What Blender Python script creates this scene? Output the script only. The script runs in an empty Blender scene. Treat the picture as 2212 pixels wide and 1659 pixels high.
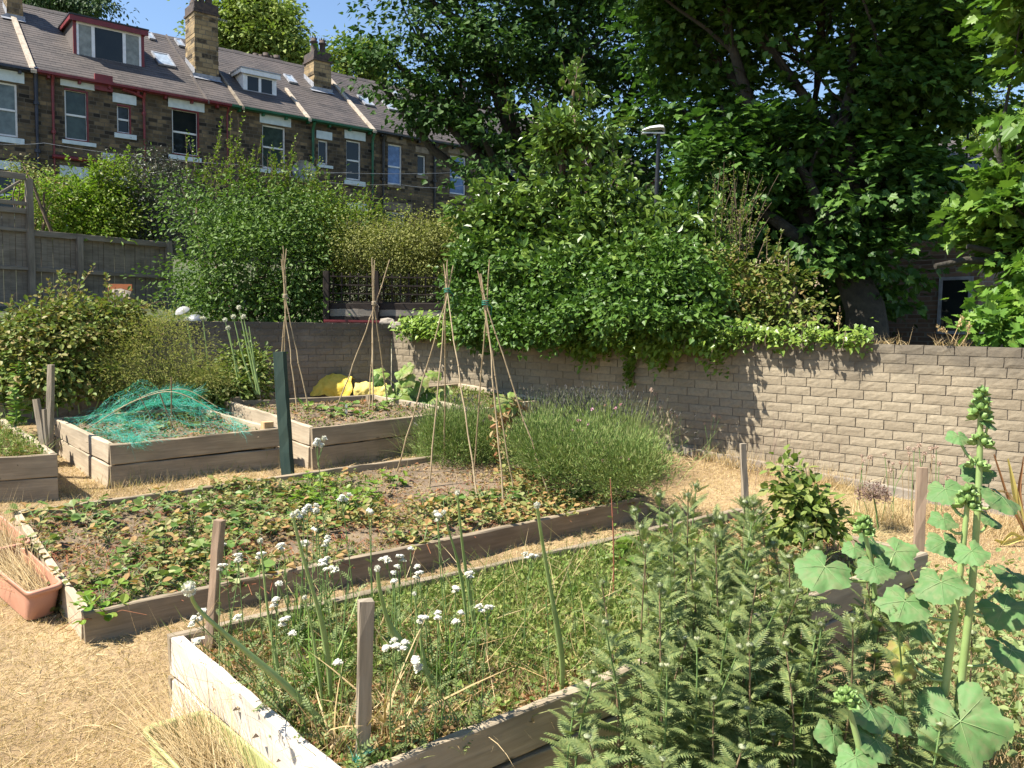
import bpy, math, random
import numpy as np
from mathutils import Vector, Matrix, Quaternion
rng = np.random.default_rng(11)
random.seed(5)
C = bpy.context.scene.collection
PI = math.pi
# ------------------------------------------------------------ camera model
F = 1789.0; PITCH = .0751; ROLL = .016; CZ = 2.0; H = 2.0; SY = .086; SX = -.014
cp, sp = math.cos(PITCH), math.sin(PITCH); cr, sr = math.cos(ROLL), math.sin(ROLL)
FW = np.array([0, cp, -sp]); R0 = np.array([1., 0, 0]); U0 = np.array([0, sp, cp])
RT = R0*cr + U0*sr; UP = U0*cr - R0*sr
CAM = np.array([0, 0, CZ])
def ray(u, v):
    return FW + RT*(u-1106)/F + UP*(829.5-v)/F
def gz(x, y):
    return CZ - H + SY*y + SX*x
def G(u, v, h=0.):                       # point on the sloping garden ground (raised by h)
    d = ray(u, v); t = (H - h)/(SY*d[1] + SX*d[0] - d[2])
    return CAM + d*t
def P(u, v, dist):                       # point at forward distance dist
    d = ray(u, v); return CAM + d*(dist/d[1])
def on_ground(p, h=0.):
    return np.array([p[0], p[1], gz(p[0], p[1]) + h])
# ------------------------------------------------------------ mesh builder
class MB:
    def __init__(s): s.V = []; s.Fc = []; s.n = 0
    def add(s, V, Fs, mi=0, smooth=False):
        V = np.asarray(V, float).reshape(-1, 3)
        if isinstance(Fs, np.ndarray): s.Fc.append((Fs.astype(np.int64) + s.n, mi, smooth))
        else:
            by = {}
            for f in Fs: by.setdefault(len(f), []).append(f)
            for k in by: s.Fc.append((np.array(by[k], dtype=np.int64) + s.n, mi, smooth))
        s.V.append(V); s.n += len(V)
        return s
    def mesh(s, name, off):
        V = np.concatenate(s.V) - off
        me = bpy.data.meshes.new(name)
        nl = sum(f.size for f, _, _ in s.Fc); npoly = sum(len(f) for f, _, _ in s.Fc)
        me.vertices.add(len(V)); me.vertices.foreach_set('co', V.astype(np.float32).ravel())
        me.loops.add(nl); me.polygons.add(npoly)
        me.loops.foreach_set('vertex_index', np.concatenate([f.ravel() for f, _, _ in s.Fc]).astype(np.int32))
        tot = np.concatenate([np.full(len(f), f.shape[1]) for f, _, _ in s.Fc])
        me.polygons.foreach_set('loop_start', (np.cumsum(tot)-tot).astype(np.int32))
        me.polygons.foreach_set('loop_total', tot.astype(np.int32))
        me.polygons.foreach_set('material_index', np.concatenate([np.full(len(f), m) for f, m, _ in s.Fc]).astype(np.int32))
        me.polygons.foreach_set('use_smooth', np.concatenate([np.full(len(f), sm) for f, _, sm in s.Fc]).astype(bool))
        me.update(calc_edges=True)
        return me
    def base(s):
        V = np.concatenate(s.V); mn = V.min(0); mx = V.max(0)
        return np.array([(mn[0]+mx[0])/2, (mn[1]+mx[1])/2, mn[2]])
def wm(o):
    m = o.matrix_basis.copy()
    return wm(o.parent) @ m if o.parent else m
def obj(name, mb, mats, parent=None, at=None):
    """one mesh object, built in world coordinates, origin at its base"""
    off = mb.base() if at is None else np.asarray(at, float)
    me = mb.mesh(name, off)
    for m in (mats if isinstance(mats, (list, tuple)) else [mats]): me.materials.append(m)
    o = bpy.data.objects.new(name, me); C.objects.link(o)
    M = Matrix.Translation(Vector(off))
    if parent is not None:
        o.parent = parent; M = wm(parent).inverted() @ M
    o.matrix_basis = M
    return o
def objM(name, mb, mats, M, parent=None):
    """mesh object built in local coordinates with world matrix M"""
    me = mb.mesh(name, np.zeros(3))
    for m in (mats if isinstance(mats, (list, tuple)) else [mats]): me.materials.append(m)
    o = bpy.data.objects.new(name, me); C.objects.link(o)
    if parent is not None:
        o.parent = parent; M = wm(parent).inverted() @ M
    o.matrix_basis = M
    return o
def tag(o, label=None, cat=None, group=None, kind=None):
    if label: o['label'] = label
    if cat: o['category'] = cat
    if group: o['group'] = group
    if kind: o['kind'] = kind
    return o
def empty(name, loc, label, cat, group=None, rotz=0.):
    o = bpy.data.objects.new(name, None); C.objects.link(o)
    o.empty_display_size = .1
    o.matrix_basis = Matrix.Translation(Vector(loc)) @ Matrix.Rotation(rotz, 4, 'Z')
    return tag(o, label, cat, group)
def copy_thing(root, M, label=None):
    c = root.copy(); C.objects.link(c); c.matrix_basis = M
    if label: c['label'] = label
    for ch in list(root.children):
        d = ch.copy(); C.objects.link(d); d.parent = c
        for g in ch.children:
            e = g.copy(); C.objects.link(e); e.parent = d
    return c
def nrm(a):
    a = np.asarray(a, float); return a/np.maximum(np.linalg.norm(a, axis=-1, keepdims=True), 1e-9)
# ------------------------------------------------------------ shapes
BOXF = np.array([[0,3,2,1],[4,5,6,7],[0,1,5,4],[1,2,6,5],[2,3,7,6],[3,0,4,7]])
def box(mb, lo, hi, mi=0, M=None):
    x0,y0,z0 = lo; x1,y1,z1 = hi
    V = np.array([[x0,y0,z0],[x1,y0,z0],[x1,y1,z0],[x0,y1,z0],[x0,y0,z1],[x1,y0,z1],[x1,y1,z1],[x0,y1,z1]], float)
    if M is not None: V = V @ M[:3,:3].T + M[:3,3]
    mb.add(V, BOXF, mi)
def tube(mb, pts, rad, n=6, mi=0, cap=True):
    pts = np.asarray(pts, float); m = len(pts)
    rad = np.full(m, rad) if np.isscalar(rad) else np.asarray(rad, float)
    T = nrm(np.gradient(pts, axis=0))
    ref = np.array([0,0,1.]) if abs(T[0][2]) < .9 else np.array([1.,0,0])
    X = nrm(np.cross(T, ref)); Y = np.cross(T, X)
    a = np.arange(n)*2*PI/n
    V = pts[:,None] + rad[:,None,None]*(X[:,None]*np.cos(a)[None,:,None] + Y[:,None]*np.sin(a)[None,:,None])
    i = np.arange(m-1)[:,None]*n; j = np.arange(n)[None]; k = (j+1) % n
    Fq = np.stack([i+j, i+k, i+n+k, i+n+j], -1).reshape(-1,4)
    mb.add(V.reshape(-1,3), Fq, mi, True)
    if cap:
        mb.add(V[0], [tuple(range(n))[::-1]], mi); mb.add(V[-1], [tuple(range(n))], mi)
def lathe(mb, prof, c, n=16, mi=0, axis=None):
    prof = np.asarray(prof, float); a = np.arange(n)*2*PI/n
    V = np.stack([prof[:,0:1]*np.cos(a), prof[:,0:1]*np.sin(a), np.repeat(prof[:,1:2], n, 1)], -1).reshape(-1,3)
    if axis is not None:
        q = Vector((0,0,1)).rotation_difference(Vector(axis)); R = np.array(q.to_matrix()); V = V @ R.T
    i = np.arange(len(prof)-1)[:,None]*n; j = np.arange(n)[None]; k = (j+1) % n
    mb.add(V + np.asarray(c), np.stack([i+j, i+k, i+n+k, i+n+j], -1).reshape(-1,4), mi, True)
def frame(a, b, up=(0,0,1)):             # matrix: X from a to b, Z close to up
    a = Vector(a); b = Vector(b); X = (b-a).normalized(); Y = Vector(up).cross(X).normalized(); Z = X.cross(Y)
    M = Matrix.Identity(4)
    for i in range(3): M[i][0], M[i][1], M[i][2], M[i][3] = X[i], Y[i], Z[i], a[i]
    return M
def timber(mb, L, w, h, ch=.006, jit=.0021, z0=0., top_cut=0.):
    """a sawn timber along X: width w (Y, centred), height h downward from z0; rough edges"""
    n = max(2, int(L/.12))
    xs = np.linspace(0, L, n+1)
    y, c = w/2, ch
    sec = np.array([[-y,-h+c],[-y+c,-h],[y-c,-h],[y,-h+c],[y,-c],[y-c,0],[-y+c,0],[-y,-c]])
    V = np.zeros((n+1, 8, 3)); V[:,:,0] = xs[:,None]; V[:,:,1:] = sec[None]
    V[:,:,2] += z0
    V[:,:,1:] += rng.normal(0, jit, (n+1,8,2)) + (np.sin(xs*1.7+rng.uniform(0,6))*jit*2)[:,None,None]
    i = np.arange(n)[:,None]*8; j = np.arange(8)[None]; k = (j+1) % 8
    mb.add(V.reshape(-1,3), np.stack([i+j, i+8+j, i+8+k, i+k], -1).reshape(-1,4))
    mb.add(V[0], [tuple(range(8))]); mb.add(V[-1], [tuple(range(8))[::-1]])
def board(name, a, b, w, h, mat, parent=None, **k):
    mb = MB(); L = float(np.linalg.norm(np.asarray(b)-np.asarray(a))); timber(mb, L, w, h, **k)
    return objM(name, mb, mat, frame(a, b), parent)
# ------------------------------------------------------------ leaves
def T_oval(w=.27, fold=.07, droop=.1):
    return (np.array([[0,0,0],[-w,.33,fold],[-w*.85,.7,fold-droop*.4],[0,1,-droop],[w*.85,.7,fold-droop*.4],[w,.33,fold]], float),
            [(0,3,2,1),(0,5,4,3)])
def T_dia(w=.3):
    return (np.array([[0,0,0],[-w,.5,.05],[0,1,-.05],[w,.5,.05]], float), [(0,3,2,1)])
def T_maple(droop=.12):
    pts = [(0,0),(.18,-.02),(.46,.02),(.36,.2),(.62,.38),(.42,.46),(.46,.66),(.24,.6),(.2,.76),(0,1.02)]
    R = [(x, y, .10*x*2 - droop*y*y - .12*x*x*2) for x, y in pts]
    Lf = [(-x, y, z) for x, y, z in R[1:-1]]
    V = np.array(R + Lf, float)
    n = len(R); return V, [tuple(range(n)), tuple([0] + [n-1] + list(range(n+len(Lf)-1, n-1, -1)))]
def T_ivy():
    pts = [(0,0),(.3,-.08),(.42,.2),(.3,.42),(.2,.6),(0,1.)]
    R = [(x, y, .12*x - .1*y*y) for x, y in pts]; Lf = [(-x, y, z) for x, y, z in R[1:-1]]
    V = np.array(R + Lf, float); n = len(R)
    return V, [tuple(range(n)), tuple([0] + [n-1] + list(range(n+len(Lf)-1, n-1, -1)))]
def leaves(mb, pos, d, nr, size, tmpl, mi=0):
    V, Fs = tmpl
    pos = np.asarray(pos, float); n = len(pos)
    if n == 0: return
    d = nrm(d); x = nrm(np.cross(d, nr)); z = np.cross(x, d)
    size = (np.full(n, size) if np.isscalar(size) else size)[:,None,None]
    W = pos[:,None] + size*(x[:,None]*V[None,:,0:1] + d[:,None]*V[None,:,1:2] + z[:,None]*V[None,:,2:3])
    k = len(V); off = (np.arange(n)*k)[:,None,None]
    for L in set(len(f) for f in Fs):
        Fa = np.array([f for f in Fs if len(f) == L])
        mb.Fc.append(((Fa[None] + off).reshape(-1, L) + mb.n, mi, False))
    mb.V.append(W.reshape(-1,3)); mb.n += n*k
def blades(mb, base, d, length, width, bend, mi=0, seg=3):
    """thin curved strips; bend = vector pulled quadratically"""
    base = np.asarray(base, float); n = len(base); d = nrm(d)
    length = np.broadcast_to(length, (n,))[:,None]; width = np.broadcast_to(width, (n,))[:,None]
    side = nrm(np.cross(d, rng.normal(0,1,(n,3))))
    rows = []
    for s in range(seg):
        t = s/seg; c = base + d*length*t + bend*length*t*t; w = width*(1-t*.7)/2
        rows += [c - side*w, c + side*w]
    rows.append(base + d*length + bend*length)
    V = np.stack(rows, 1); k = 2*seg+1
    off = (np.arange(n)*k)[:,None,None]
    q = np.array([[2*s, 2*s+1, 2*s+3, 2*s+2] for s in range(seg-1)])
    if len(q): mb.Fc.append(((q[None]+off).reshape(-1,4)+mb.n, mi, False))
    mb.Fc.append(((np.array([[2*seg-2, 2*seg-1, 2*seg]])[None]+off).reshape(-1,3)+mb.n, mi, False))
    mb.V.append(V.reshape(-1,3)); mb.n += n*k
def rdir(n):
    return nrm(rng.normal(0,1,(n,3)))
_ph = [(rng.normal(0,1,3), rng.uniform(0,6.3)) for _ in range(14)]
def wob(p, f=1.):                        # smooth pseudo noise, about -1..1
    s = 0
    for i, (k, ph) in enumerate(_ph):
        fr = f*(1+.35*i); s = s + np.sin((p @ k)*fr + ph)/(1+.3*i)
    return s/3.2
def crown(mb, lobes, ncl, nlf, spread, size, tmpl, mi=0, shell=(.6,1.05), updir=.5, hang=.25, nf=1.2, flat=.6, wr=.22, front=0., clump=1.9, holes=(), hollow=None, hf=None):
    """clusters of leaves through the outer part of a set of ellipsoids"""
    lobes = [np.asarray(l, float) for l in lobes]
    sub = 7; tot = ncl; ncl = max(4, ncl//sub)
    w = np.array([(l[3]*l[4]+l[4]*l[5]+l[3]*l[5])**1.0 for l in lobes]); w /= w.sum()
    idx = rng.choice(len(lobes), ncl, p=w); Lb = np.array(lobes)[idx]
    o = rdir(ncl)
    if front: o[:,1] -= front; o = nrm(o)
    r = rng.uniform(shell[0], shell[1], ncl)
    c = Lb[:,:3] + o*Lb[:,3:6]*(r*(1+wr*wob(o*2.2+idx[:,None]*3.1, nf)))[:,None]
    c = np.repeat(c, sub, 0) + rng.normal(0,1,(ncl*sub,3))*spread*clump*np.array([1,1,.5]); o = np.repeat(o, sub, 0); idx = np.repeat(idx, sub); ncl = ncl*sub; Lb0 = np.array(lobes)[idx][:,:3]; Lr0 = np.array(lobes)[idx][:,3:6]
    keep = np.ones(ncl, bool)
    for i, l in enumerate(lobes):         # drop clusters deep inside another lobe
        q = np.linalg.norm((c-l[:3])/l[3:6], axis=1); keep &= ~((q < .5) & (idx != i))
    if hollow is not None:
        f_ = hf or 1.1/spread**.7; q = np.linalg.norm((c-Lb0)/Lr0, axis=1); keep &= ~((wob(c*f_) < hollow) & (q > .62))
    for (hu, hv, hr) in holes:            # openings through the crown
        q = c-CAM; u_ = 1106+F*(q@RT)/(q@FW); v_ = 829.5-F*(q@UP)/(q@FW); keep &= ~((u_-hu)**2+(v_-hv)**2*.8 < (hr*(1+.4*np.sin(q[:,1]*9+q[:,2]*7)))**2)
    c = c[keep]; o = o[keep]; m = len(c)
    cs = rng.uniform(.6,1.4,(m,1))
    g = rng.normal(0,1,(m,nlf,3))*np.array([1,1,flat])*spread
    pos = (c[:,None] + g*cs[:,None]).reshape(-1,3); oo = np.repeat(o, nlf, 0)
    n = len(pos); gg = nrm(g.reshape(-1,3))
    d = nrm(oo*.5 + gg*.7 + rdir(n)*.5 + np.array([0,0,-hang]))
    nr = nrm(np.array([0,0,1.])*updir + oo*.35 + rdir(n)*.45)
    leaves(mb, pos, d, nr, size*rng.uniform(.65,1.2,n), tmpl, mi)
    return c
def L3(u, v, dist, ru, rv, rd):          # ellipsoid lobe from its picture place and size
    c = P(u, v, dist); return (*c, ru/F*dist, rd, rv/F*dist)
def limb(mb, a, b, r0, r1, sag=.15, n=7, k=7):
    a = np.asarray(a, float); b = np.asarray(b, float); t = np.linspace(0,1,k)[:,None]
    L = np.linalg.norm(b-a); off = rng.normal(0,1,3)*L*.07
    p = a + (b-a)*t + off*np.sin(t*PI) + np.array([0,0,sag*L])*np.sin(t*PI)
    p[1:-1] += rng.normal(0,1,(k-2,3))*L*.012
    tube(mb, p, np.linspace(r0, r1, k), n)
    return p
# ------------------------------------------------------------ materials
def newmat(name):
    m = bpy.data.materials.new(name); m.use_nodes = True; nt = m.node_tree; nt.nodes.clear()
    out = nt.nodes.new('ShaderNodeOutputMaterial'); b = nt.nodes.new('ShaderNodeBsdfPrincipled')
    nt.links.new(b.outputs[0], out.inputs[0]); return m, nt, b, out
def N(nt, t, **k):
    n = nt.nodes.new('ShaderNode'+t)
    for a, v in k.items():
        if a.startswith('i_'):
            key = a[2:].replace('_', ' '); n.inputs[int(key) if key.isdigit() else key].default_value = v
        else: setattr(n, a, v)
    return n
def ramp(nt, fac, stops):
    r = N(nt, 'ValToRGB'); e = r.color_ramp.elements
    while len(e) < len(stops): e.new(.5)
    for i, (p, c) in enumerate(stops): e[i].position = p; e[i].color = (*c, 1)
    nt.links.new(fac, r.inputs[0]); return r.outputs[0]
def mix(nt, fac, a, b, mode='MIX'):
    m = N(nt, 'Mix', data_type='RGBA', blend_type=mode)
    for s, v in ((0, fac), (6, a), (7, b)):
        if hasattr(v, 'is_linked'): nt.links.new(v, m.inputs[s])
        else: m.inputs[s].default_value = (*v, 1) if isinstance(v, tuple) else v
    return m.outputs[2]
def noise(nt, vec, scale, detail=4, rough=.55):
    n = N(nt, 'TexNoise', i_Scale=scale, i_Detail=detail, i_Roughness=rough)
    if vec is not None: nt.links.new(vec, n.inputs['Vector'])
    return n.outputs[0]
def bump(nt, b, h, s=.3, d=.01):
    n = N(nt, 'Bump', i_Strength=s, i_Distance=d); nt.links.new(h, n.inputs['Height']); nt.links.new(n.outputs[0], b.inputs['Normal'])
def coords(nt, which='Object', scale=None):
    c = N(nt, 'TexCoord').outputs[which]
    if scale is None: return c
    m = N(nt, 'Mapping'); m.inputs['Scale'].default_value = scale; nt.links.new(c, m.inputs[0]); return m.outputs[0]
def plain(name, c1, c2=None, scale=8., rough=.7, bs=.2, bd=.005, spec=.5, metal=0., detail=5):
    m, nt, b, _ = newmat(name); c = coords(nt)
    c2 = c2 or tuple(x*.7 for x in c1)
    f = noise(nt, c, scale, detail)
    nt.links.new(ramp(nt, f, [(.35, c1), (.65, c2)]), b.inputs['Base Color'])
    b.inputs['Roughness'].default_value = rough; b.inputs['Metallic'].default_value = metal
    b.inputs['Specular IOR Level'].default_value = spec
    if bs: bump(nt, b, noise(nt, c, scale*4, 5), bs, bd)
    return m
def leafm(name, cols, rough=.5, trans=.35, spec=.4, patch=None):
    """leaf: colour varies from leaf to leaf, light passes through"""
    m, nt, b, out = newmat(name)
    g = N(nt, 'NewGeometry'); n = len(cols)
    grn = all(c[1] > c[0]*.98 and c[2] < .2 for c in cols[:1]); cols = [(c[0]*1.02, c[1]*.98, c[2]*.78) if grn else c for c in cols]
    col = ramp(nt, g.outputs['Random Per Island'], [(i/max(1, n-1), c) for i, c in enumerate(cols)])
    if grn:
        oi = N(nt, 'ObjectInfo'); col = mix(nt, 1., col, ramp(nt, oi.outputs['Random'], [(0,(.84,.88,.86)),(.5,(.98,1,1)),(1,(1.08,1.12,1.1))]), 'MULTIPLY'); trans *= .8; spec *= .6
    if patch:
        f = noise(nt, coords(nt), patch[1], 2); r = ramp(nt, f, [(.45,(0,0,0)),(.62,(1,1,1))])
        col = mix(nt, r, col, patch[0])
    nt.links.new(col, b.inputs['Base Color'])
    b.inputs['Roughness'].default_value = rough; b.inputs['Specular IOR Level'].default_value = spec
    t = N(nt, 'BsdfTranslucent'); nt.links.new(mix(nt, 1., col, (.85,1.0,.5), 'MULTIPLY'), t.inputs[0])
    ms = N(nt, 'MixShader'); ms.inputs[0].default_value = trans
    nt.links.new(b.outputs[0], ms.inputs[1]); nt.links.new(t.outputs[0], ms.inputs[2]); nt.links.new(ms.outputs[0], out.inputs[0])
    return m
def wood(name, c1, c2, rough=.8, knots=True, streak=1., stain=None):
    m, nt, b, _ = newmat(name)
    c = coords(nt, 'Object', (.9, 14, 14)); f = noise(nt, c, 3.5*streak, 7, .65)
    col = ramp(nt, f, [(.3, c1), (.52, tuple((x+y)/2 for x, y in zip(c1, c2))), (.7, c2)])
    f2 = noise(nt, coords(nt, 'Object', (1,3,3)), 2.2, 3)
    col = mix(nt, ramp(nt, f2, [(.42,(0,0,0)),(.7,(.6,.6,.6))]), col, stain or tuple(x*.55 for x in c2))
    if knots:
        vo = N(nt, 'TexVoronoi', i_Scale=2.3); nt.links.new(coords(nt, 'Object', (1,2.4,2.4)), vo.inputs[0])
        k = ramp(nt, vo.outputs['Distance'], [(.03,(1,1,1)),(.075,(0,0,0))])
        col = mix(nt, k, col, tuple(x*.35 for x in c2))
    nt.links.new(col, b.inputs['Base Color']); b.inputs['Roughness'].default_value = rough
    b.inputs['Specular IOR Level'].default_value = .25
    bump(nt, b, f, .5, .004)
    return m
# ============================================================ materials of the place
M_house = None
def stone_mat(name, bw, bh, cols, mortar, mapz=True, dirt=.5, bs=.6):
    m, nt, b, _ = newmat(name)
    c = coords(nt); s = N(nt, 'SeparateXYZ'); nt.links.new(c, s.inputs[0])
    a = N(nt, 'Math', operation='ADD'); nt.links.new(s.outputs[0], a.inputs[0]); nt.links.new(s.outputs[1], a.inputs[1])
    cb = N(nt, 'CombineXYZ'); nt.links.new(a.outputs[0], cb.inputs[0]); nt.links.new(s.outputs[2], cb.inputs[1])
    nz = N(nt, 'TexNoise', i_Scale=2.5); nt.links.new(cb.outputs[0], nz.inputs[0])
    mx = N(nt, 'VectorMath', operation='MULTIPLY_ADD'); nt.links.new(nz.outputs[1], mx.inputs[0]); mx.inputs[1].default_value = (.05,.03,0); nt.links.new(cb.outputs[0], mx.inputs[2])
    k = N(nt, 'TexBrick', offset=.5, squash=.72, squash_frequency=3)
    k.inputs['Scale'].default_value = 1.; k.inputs['Brick Width'].default_value = bw; k.inputs['Row Height'].default_value = bh
    k.inputs['Mortar Size'].default_value = .012; k.inputs['Mortar Smooth'].default_value = .3; k.inputs['Bias'].default_value = 0.
    k.inputs['Color1'].default_value = (0,0,0,1); k.inputs['Color2'].default_value = (1,1,1,1); k.inputs['Mortar'].default_value = (.5,.5,.5,1)
    nt.links.new(mx.outputs[0], k.inputs[0])
    col = ramp(nt, k.outputs[0], [(i/(len(cols)-1), q) for i, q in enumerate(cols)])
    f = noise(nt, c, 1.3, 3); f2 = noise(nt, c, 9, 4)
    col = mix(nt, ramp(nt, f, [(.42,(0,0,0)),(.7,(dirt,)*3)]), col, (.022,.020,.020))
    col = mix(nt, ramp(nt, f2, [(.45,(0,0,0)),(.75,(.45,)*3)]), col, cols[-1])
    col = mix(nt, k.outputs[1], col, mortar)
    nt.links.new(col, b.inputs['Base Color']); b.inputs['Roughness'].default_value = .9; b.inputs['Specular IOR Level'].default_value = .2
    h = N(nt, 'Math', operation='SUBTRACT'); nt.links.new(f2, h.inputs[0]); nt.links.new(k.outputs[1], h.inputs[1]); bump(nt, b, h.outputs[0], bs, .03)
    return m
M_sand = stone_mat('sooty_sandstone', .31, .13, [(.02,.018,.016),(.10,.075,.048),(.19,.14,.085),(.24,.175,.10),(.035,.03,.025),(.18,.135,.08),(.05,.042,.033)], (.11,.095,.075), dirt=.75)
M_chim = stone_mat('chimney_sandstone', .36, .17, [(.06,.045,.03),(.32,.23,.12),(.4,.29,.15),(.27,.2,.11),(.03,.025,.022),(.36,.27,.15)], (.17,.14,.1), dirt=.5)
def slate_mat():
    m, nt, b, _ = newmat('stone_slate_roof'); c = coords(nt)
    k = N(nt, 'TexBrick', offset=.5); k.inputs['Scale'].default_value = 1.; k.inputs['Brick Width'].default_value = .34; k.inputs['Row Height'].default_value = .2
    k.inputs['Mortar Size'].default_value = .012; k.inputs['Color1'].default_value = (.055,.046,.042,1); k.inputs['Color2'].default_value = (.10,.083,.073,1); k.inputs['Mortar'].default_value = (.035,.03,.03,1)
    nt.links.new(c, k.inputs[0])
    col = mix(nt, ramp(nt, noise(nt, c, .9, 4), [(.4,(0,0,0)),(.68,(.7,.7,.7))]), k.outputs[0], (.125,.10,.088))
    col = mix(nt, ramp(nt, noise(nt, c, 14, 3), [(.5,(0,0,0)),(.8,(.6,.6,.6))]), col, (.06,.055,.05))
    nt.links.new(col, b.inputs['Base Color']); b.inputs['Roughness'].default_value = .65; bump(nt, b, k.outputs[0], .5, .02); return m
M_slate = slate_mat()
M_lintel = plain('painted_lintel', (.62,.7,.73), (.5,.58,.62), 6, .7, .2)
M_stonelint = plain('bare_stone_lintel', (.27,.22,.16), (.15,.12,.09), 6, .9, .4)
M_coping = plain('coping_stone', (.5,.42,.33), (.3,.25,.19), 7, .9, .4)
M_white = plain('white_window_paint', (.78,.79,.8), (.66,.67,.68), 9, .45, .1)
M_lead = plain('lead_flashing', (.33,.34,.37), (.2,.21,.23), 7, .5, .3)
M_pot = plain('sooty_clay', (.035,.03,.03), (.09,.06,.045), 7, .85, .3)
M_glass = plain('window_glass', (.012,.016,.018), (.02,.024,.024), 1.5, .04, .04, .004, spec=.35)
def glassm(n, c): return plain(n, c, tuple(x*.6 for x in c), 5, .08, .04, .003, spec=.35)
M_lace = glassm('glass_before_lace', (.16,.2,.2)); M_blind = glassm('glass_before_blind', (.05,.075,.065)); M_sky = glassm('glass_painted_sky_reflection', (.14,.24,.48)); M_curt = glassm('glass_before_curtain', (.28,.3,.27))  # the blue pane has its sky reflection painted into the colour
paint = lambda n, c, r=.45: plain(n, c, tuple(x*.65 for x in c), 5, r, .15)
M_navy = paint('navy_gutter_paint', (.02,.025,.045)); M_red = paint('red_gutter_paint', (.19,.02,.024)); M_green = paint('green_gutter_paint', (.012,.12,.05)); M_black = paint('black_gutter_paint', (.02,.02,.022))
M_metal = plain('grey_metal', (.3,.31,.32), (.2,.2,.21), 8, .4, .1, metal=.5)
# ============================================================ terrace houses
fO = np.array([-14.414, 27.810]); fD = np.array([.77826, .62794]); fN = np.array([fD[1], -fD[0]])
EZ, RZ, RW = 7.72, 11.0, 4.5            # eaves, ridge above the eye; depth eaves to ridge
def fac(u, v, back=0.):
    d = ray(u, v); o = fO - fN*back; t = (o @ fN)/(d[:2] @ fN); p = d*t
    return (p[:2]-fO) @ fD, p[2]
def roofhit(u, v):                       # point of the front roof slope seen at a pixel -> (s, back, z)
    lo, hi = -1., 9.
    for _ in range(40):
        m = (lo+hi)/2; z = fac(u, v, m)[1]
        if z > EZ + (RZ-EZ)*m/RW: lo = m
        else: hi = m
    s, z = fac(u, v, lo); return s, lo, z
GZ = 1.9                                  # ground at the houses, above the eye
def hM(s0):                              # local frame of a house: X along the row, Y into the house
    p = fO + fD*s0
    M = Matrix.Identity(4); M[0][0], M[1][0] = fD; M[0][1], M[1][1] = -fN; M[0][3], M[1][3], M[2][3] = p[0], p[1], CZ+GZ
    return M
def roofz(y): return EZ-GZ + (RZ-EZ)*y/RW
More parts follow.
